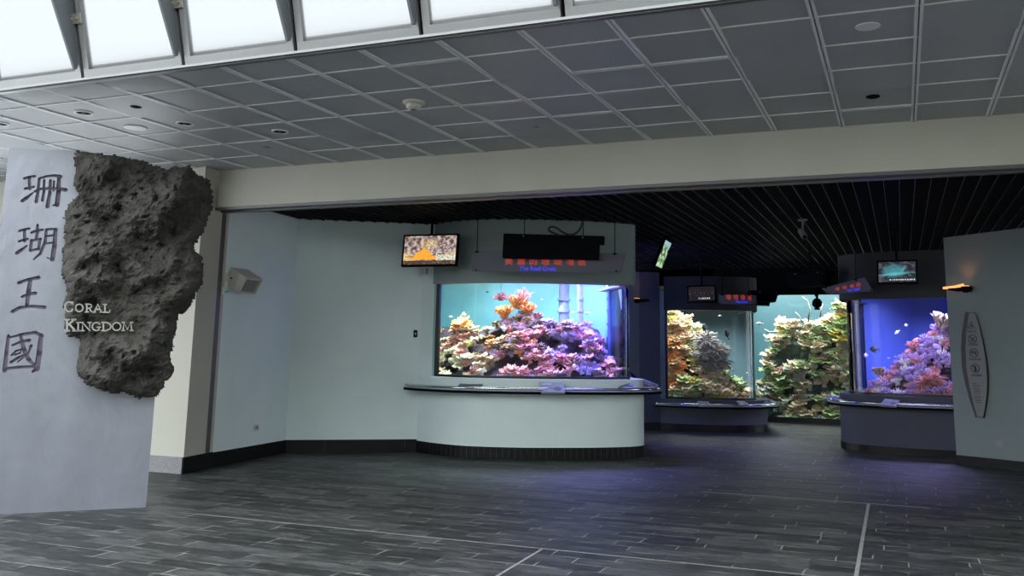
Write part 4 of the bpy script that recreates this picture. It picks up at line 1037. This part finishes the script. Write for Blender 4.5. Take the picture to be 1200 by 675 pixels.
# ------------------------------------------------------------------ hanging sign and lamp box in front of the nearest tank
M['acryl'] = mat('frosted_acrylic_sheet', (.11, .11, .145), .5, spec=.25)
M['red_led'] = mat('red_lit_characters', (.5, .05, .03), .4, emit=(1, .08, .04), es=.25)
M['blue_led'] = mat('blue_lit_letters', (.05, .05, .6), .4, emit=(.05, .05, 1), es=.6)
def hanging_sign(label, corners, Y, txt, en, rods, dY=0, bow=.10, lsx=1.0, tpos=(.5, .62), epos=(.5, .22), cs=.11, es_=.065, top=ZI):
    (ul, ur, lr, ll) = corners; t = thing('hanging_sign', label, 'sign', at((ul[0]+lr[0])/2, (ul[1]+lr[1])/2, Y))
    n_ = 14; front = []
    for i in range(n_+1):
        u = i/n_; yy = Y+dY*(u-.5)-bow*4*u*(1-u)+bow
        a_ = at(ul[0]*(1-u)+ur[0]*u, ul[1]*(1-u)+ur[1]*u, yy); b2 = at(ll[0]*(1-u)+lr[0]*u, ll[1]*(1-u)+lr[1]*u, yy)
        front.append((a_, b2))
    s = MB(); vs = []
    for a_, b2 in front: vs += [a_, b2, b2+Vector((0, .012, 0)), a_+Vector((0, .012, 0))]
    fs = [(0,1,2,3), tuple(4*n_+k for k in (3,2,1,0))]
    for i in range(n_):
        for k in range(4): fs.append((4*i+k, 4*i+4+k, 4*i+4+(k+1) % 4, 4*i+(k+1) % 4))
    s.add(vs, fs); s.build('acrylic_panel', M['acryl'], t, autos=True)
    def on(u, v, k=-.006):
        f_ = u*n_; i = min(n_-1, int(f_)); f_ -= i; a_ = front[i][0].lerp(front[i+1][0], f_); b2 = front[i][1].lerp(front[i+1][1], f_); return b2.lerp(a_, v)+Vector((0, k, 0))
    ux = (on(.6, .5)-on(.4, .5)).normalized()
    L_ = (front[0][0]-front[-1][0]).length
    for i, ch in enumerate(txt):
        u = tpos[0]+(i-(len(txt)-1)/2)*lsx*.108*1.5/L_
        text_mesh('lit_character', ch, M['red_led'], on(u, tpos[1]), (on(u+.03, .5)-on(u-.03, .5)).normalized(), Vector((0, 0, 1)), cs, .004, t, bold=.0015)
    text_mesh('lit_words', en, M['blue_led'], on(epos[0], epos[1]), ux, Vector((0, 0, 1)), es_, .004, t, bold=.0015)
    for u, x in rods:
        p_ = on(u, .97, .006); s = MB(); s.tube([p_-Vector((0, 0, .02)), Vector((p_.x, p_.y, top))], .006, 6); s.box(p_, (.05, .03, .025)); s.build('hanging_rod', M['black'], t)
    for u, v in ((.03, .08), (.97, .08)): s = MB(); s.tube([on(u, v, -.012), on(u, v, .01)], .012, 10); s.build('stud', M['black'], t)
    return t
hanging_sign('curved grey acrylic sign with red characters and blue letters before the nearest tank', [(555, 294.5), (733, 297), (727, 319.5), (553, 318)], 12.1, '美麗的珊瑚礁區', 'The Reef Crest', ((.022, 0), (.93, 0)), dY=.35, bow=.10, lsx=1.12, tpos=(.485, .52), epos=(.44, .16), cs=.125, es_=.085)
hanging_sign('curved dark acrylic sign with red and blue lettering beside the deep blue tank', [(963, 338), (1013, 325), (1023, 341), (970, 345)], 15.7, '珊瑚礁區', 'The Reef', ((.1, 0), (.8, 0)), dY=-.55, bow=.05, lsx=.9, tpos=(.55, .62), epos=(.6, .25), cs=.10, es_=.075)
hanging_sign('curved dark acrylic sign with red and blue lettering above the dim middle tank', [(842, 345), (886, 346), (887, 357), (842, 356)], 17.5, '珊瑚礁區', 'The Reef', ((.1, 0), (.8, 0)), dY=.45, bow=.05, lsx=.9, tpos=(.55, .7), epos=(.6, .25), cs=.10, es_=.07)
def lamp_box(label, q, Y, dY, depth, rods, cable=False):
    (ul, ur, lr, ll) = [at(x, y, Y+d) for (x, y), d in zip(q, (0, dY, dY, 0))]
    t = thing('lamp_box', label, 'light fixture', (ul+lr)/2)
    n_ = (ur-ul).cross(Vector((0, 0, 1))).normalized(); n_ = -n_ if n_.y < 0 else n_     # away from the camera
    s = MB(); f_ = .34; ml = ul.lerp(ll, f_); mr = ur.lerp(lr, f_); ux = (ur-ul).normalized()
    s.prism([ml+ux*.0, mr-ux*.06, lr-ux*.06, ll], n_*depth); s.build('housing', M['black'], t, bevel=.006)
    s = MB(); s.prism([ul, ur, mr, ml+Vector((0, 0, 0))], n_*(depth+.02)); s.build('top_cover', M['black'], t, bevel=.006)
    for u in rods:
        p_ = ul.lerp(ur, u)+n_*.1; s = MB(); s.tube([p_, Vector((p_.x, p_.y, ZI))], .006, 6); s.build('hanging_rod', M['black'], t)
        s = MB(); b_ = ul.lerp(ur, u)-Vector((0, 0, .03)); s.tube([b_-n_*.008, b_+n_*.002], .011, 10); s.build('bolt', M['alu'], t)
    return t, ul, ur, n_
t, ul, ur, n_ = lamp_box('long black lamp box with cable loop hanging before the nearest tank', [(590, 273.5), (708, 276.5), (706.5, 304), (588.5, 302)], 11.75, .35, .16, (.2, .79), True)
s = MB(); kk = [(655, 275.5), (645, 271.5), (643, 268), (646, 265.8), (652, 267), (660, 272.5), (668, 275), (676, 272.5), (681.5, 265), (683, 257)]
s.tube([at(x, y, 11.85) for x, y in spl] if False else [at(p.x, p.y, 11.92) for p in spline(kk, 5)], .014, 8); tag(s.build('power_cable', M['rope'], smooth=True), 'looped black power cable above the long black lamp box', 'cable')
lamp_box('wide black lamp box under the louvred ceiling, left of the deep blue tank', [(920, 320), (968, 316.5), (968, 334), (926, 337)], 16.6, -.3, .3, (.25, .8))
lamp_box('black lamp box jutting from the right end of the dim middle tank', [(879, 340), (917, 341), (913, 354), (880, 353)], 17.9, .2, .3, (.3, .8))
# stepped dark cover under that box
p0, p1, p2, p3 = [at(x, y, 18.1) for x, y in ((872, 348), (902, 348), (899, 358), (872, 357))]
s = MB(); s.prism([p0, p1, p2, p3], (0, .3, 0)); tag(s.build('cover_ledge', M['black']), 'black step shaped cover between sign and lamp box of the dim middle tank', 'cover')
# hanging spotlight before the far tank
p = at(957.5, 352, 17.0); t = thing('hanging_spotlight', 'small black spotlight hanging before the far teal tank', 'spotlight', p)
s = MB(); a_ = at(957.5, 346, 17.0); s.tube([a_+Vector((0, 0, .04)), (p.x, p.y, p.z)], .022, 8); s.build('stem', M['black'], t)
s = MB(); s.tube([at(957.5, 350, 17), at(957.5, 353.5, 17), at(957.5, 358, 17), at(957.5, 360, 17)], [.05, .085, .085, .05], 14); s.tube([at(957.5, 359, 17), at(957.5, 363, 17)], [.035, .05], 12); s.build('lamp_head', M['black'], t, autos=True)
s = MB(); s.tube([at(957.5, 347, 17.0), at(951, 335, 16.95), at(950, 325, 16.95)], .035, 8); s.tube([at(950, 326, 16.95), Vector((at(950, 326, 16.95).x, 16.95, ZI))], .02, 8); s.build('arm', M['black'], t)
# ceiling camera
p = atz(940.5, 257, ZI); t = thing('ceiling_camera', 'small white grey security camera under the black louvred ceiling', 'camera', p)
s = MB(); s.box((p.x, p.y, ZI-.012), (.13, .1, .022)); s.tube([p-Vector((0, 0, .01)), p-Vector((0, 0, .17))], .014, 8); s.build('mount', M['grey_plastic'], t)
s = MB(); c0 = p-Vector((0.03, .02, .17)); s.tube([c0, c0+Vector((.06, -.10, -.10))], .045, 12); s.build('body', M['grey_plastic'], t, autos=True)
s = MB(); e0 = c0+Vector((.06, -.10, -.10)); s.tube([e0, e0+Vector((.006, -.01, -.01))], .03, 12); s.build('lens', M['black'], t)

# ------------------------------------------------------------------ information plates on the rails
def pic_info(seed, photo=True):
    def f_(u, v):
        c = (.20, .22, .31)
        if .80 < v < .9 and u < .5: c = (.4, .42, .5)
        if .2 < v < .72 and .08 < u < .6 and int(v*22) % 2 == 0 and ns(u*3, v, 9, seed) > .35: c = (.09, .10, .16)
        if photo and ((u-.72)/.17)**2+((v-.35)/.2)**2 < 1: c = (.04, .05, .06)
        return c
    return f_
def info_plate(q, Yb, Yt, label, seed):
    ll, lr, ur, ul = [at(x, y, Y_) for (x, y), Y_ in zip(q, (Yb, Yb, Yt, Yt))]
    t = thing('information_plate', label, 'information panel', (ll+ur)/2)
    n_ = (lr-ll).cross(ul-ll).normalized()
    s = MB(); s.prism([ll, lr, ur, ul], -n_*.025); s.build('backing', M['grey_plastic'], t)
    picture('printed_face', M['print'], ll+n_*.003, lr+n_*.003, ur+n_*.003, ul+n_*.003, 28, 14, pic_info(seed), parent=t)
info_plate([(533, 457.5), (562, 458.5), (566, 449), (540, 448)], 12.14, 12.42, 'tilted information plate at the left on the nearest tank rail', 1)
info_plate([(634, 460), (662, 460), (660, 448.5), (632, 448.5)], 12.36, 12.64, 'tilted information plate at the middle on the nearest tank rail', 2)
info_plate([(728, 456.5), (748, 454), (737, 449), (718, 449)], 13.2, 13.45, 'tilted information plate near the right end of the nearest tank rail', 3)
info_plate([(752, 447), (771, 453.5), (771.5, 451), (755, 444.5)], 13.75, 13.95, 'information plate seen edge on at the far right end of the nearest rail', 4)
info_plate([(820, 475.5), (832.5, 475.5), (830.5, 470.5), (817, 470)], 17.9, 18.2, 'dim information plate at the middle of the shadowed middle tank rail', 5)
info_plate([(868, 474.5), (878, 474), (872, 470), (862, 470)], 18.2, 18.5, 'dim information plate near the right end of the shadowed rail', 6)
info_plate([(895, 474), (905, 470.5), (899, 467), (893, 469)], 18.9, 19.1, 'dark information plate at the extreme right end of the shadowed rail', 7)
info_plate([(1031, 474.5), (1050, 476), (1055, 469), (1037, 467.5)], 15.62, 15.88, 'violet lit information plate in the middle of the blue tank rail', 8)
info_plate([(975, 468), (990, 471), (997, 466.5), (982, 464.5)], 16.2, 16.5, 'information plate at the left end of the blue tank rail', 9)
info_plate([(966, 467.5), (973, 470), (983, 466), (975, 463)], 17.0, 17.2, 'dark information plate seen edge on leftmost on the blue tank rail', 10)

# ------------------------------------------------------------------ surfboard-shaped sign on the right wall
def onR(x, y, off=0):
    r_ = ray(x, y); o_ = Vector((0, 0, EYE)); return o_+r_*((RW0+rn_*off-o_).dot(rn_)/r_.dot(rn_))
board = thing('rules_board', 'tall grey surfboard shaped rules sign with round pictograms on the right wall', 'sign', onR(1142, 430))
out = [(1133, 365.5), (1141.5, 366.5), (1147, 380), (1152.5, 398), (1157, 420), (1159, 440), (1159, 458), (1157, 474), (1154, 489.5), (1145, 489), (1138.5, 470), (1133, 450), (1129, 430), (1128, 408), (1129, 390)]
def scl(P_, k, dx=.8):
    cx, cy = 1143.5, 428; return [(cx+(x-cx)*k[0]+dx, cy+(y-cy)*k[1]) for x, y in P_]
s = MB(); s.prism([onR(x, y, .002) for x, y in out], rn_*.045); s.build('board_edge', M['board_edge'], board)
s = MB(); s.prism([onR(x, y, .048) for x, y in scl(out, (.80, .985), .6)], rn_*.006); s.build('board_face', M['board'], board)
Zu = Vector((0, 0, 1))
def sym(cx, cy, r_, kind):
    c_ = onR(cx, cy, .056); s = MB(); k = 24
    P_ = lambda u, v: c_+rd*(u*r_)+Zu*(v*r_)
    if kind == 'tri':
        tri = [P_(-1, -.8), P_(0, 1), P_(1, -.8), P_(-1, -.8)]; stroke(s, tri, r_*.16, rn_, .003)
        stroke(s, [P_(-.2, -.45), P_(0, .2), P_(.35, -.45)], r_*.3, rn_, .003)
    else:
        stroke(s, [P_(math.cos(2*math.pi*i/k), math.sin(2*math.pi*i/k)) for i in range(k+1)], r_*.16, rn_, .003)
        stroke(s, [P_(-.68, .68), P_(.68, -.68)], r_*.14, rn_, .003)
        if kind == 'cup': stroke(s, [P_(-.3, .4), P_(-.2, -.5), P_(.25, -.5), P_(.35, .4)], r_*.2, rn_, .003)
        if kind == 'cam': stroke(s, [P_(-.5, -.2), P_(-.4, .3), P_(.4, .3), P_(.5, -.2)], r_*.3, rn_, .003)
        if kind == 'hand': stroke(s, [P_(0, -.6), P_(0, .1)], r_*.55, rn_, .003); stroke(s, [P_(-.2, .1), P_(-.15, .6)], r_*.16, rn_, .003); stroke(s, [P_(.15, .1), P_(.15, .6)], r_*.16, rn_, .003)
    s.build('pictogram', M['ink'], board)
sym(1138.2, 381, .055, 'tri'); sym(1139.6, 397.3, .06, 'cup'); sym(1141.2, 413.7, .06, 'cam'); sym(1142.8, 431.6, .06, 'hand')
for tx, cx, cy, sz in (('注意安全', 1139, 388.5, .034), ('禁止飲食', 1140.3, 404, .036), ('禁用閃光燈', 1142.3, 421.3, .036), ('請勿觸摸', 1144.6, 440, .038)):
    text_mesh('caption', tx, M['ink'], onR(cx, cy, .056), rd, Zu, sz, .002, board)
s = MB()
rn2 = random.Random(2)
for i in range(10):
    y = 449+i*2.3+(1.5 if i > 5 else 0); L_ = (9.5 if i else 5)*rn2.uniform(.75, 1)*(1-.03*i); x0 = 1139.5+i*.45
    s.prism([onR(x0, y, .055), onR(x0+L_, y+.2, .055), onR(x0+L_, y+.9, .055), onR(x0, y+.7, .055)], rn_*.001)
s.build('small_print', M['ink'], board)

# ------------------------------------------------------------------ amber spotlights on the walls
def sconce(label, base_pt, n_, side, es, sc=1.0):
    t = thing('wall_spotlight', label, 'wall light', base_pt)
    s = MB(); s.tube([base_pt, base_pt+n_*.06], .045*sc, 14); s.build('wall_mount', M['black'], t)
    h = base_pt+n_*.11; a_ = h+side*.06-Zu*.0
    s = MB(); s.tube([h-Zu*.06, h-Zu*.02, h+Zu*.03], [.035*sc, .06*sc, .06*sc], 14); s.build('lamp_head', M['black'], t)
    s = MB(); s.tube([h+Zu*.03, h+Zu*.04], .052*sc, 14); s.build('glowing_lens', M['orange_glow'], t)
    s = MB(); s.tube([h, h+side*.12-Zu*.01, h+side*.26], [.03*sc, .03*sc, .018*sc], 8); s.build('side_arm', M['black'], t)
    l = bpy.data.lights.new('amber_lamp', 'SPOT'); l.energy = es; l.color = (1, .34, .10); l.spot_size = R(110); l.spot_blend = 1; l.shadow_soft_size = .05
    o = bpy.data.objects.new('amber_lamp', l); o.location = h+Zu*.08; o.rotation_euler = (R(180), 0, 0); col.objects.link(o)
    return t, h
t, h = sconce('black wall spotlight with two glowing amber bars on the right wall', onR(1136, 338.5), rn_, -rd, 3)
s = MB(); s.tube([h-rd*.14+Zu*.03, h-rd*.34+Zu*.02], [.022, .018], 8); s.build('amber_bar', M['orange_glow'], t)
s = MB(); s.tube([h-rd*.03+Zu*.045, h-rd*.13+Zu*.035], [.03, .022], 8); s.build('amber_bar', M['orange_glow'], t)
sconce('small black wall spotlight with reddish glow between the nearest and middle tanks', Vector((at(748, 352, 18.06).x, 18.07, at(748, 352, 18.06).z)), Vector((0, -1, 0)), Vector((1, 0, 0)), 2, 1.1)
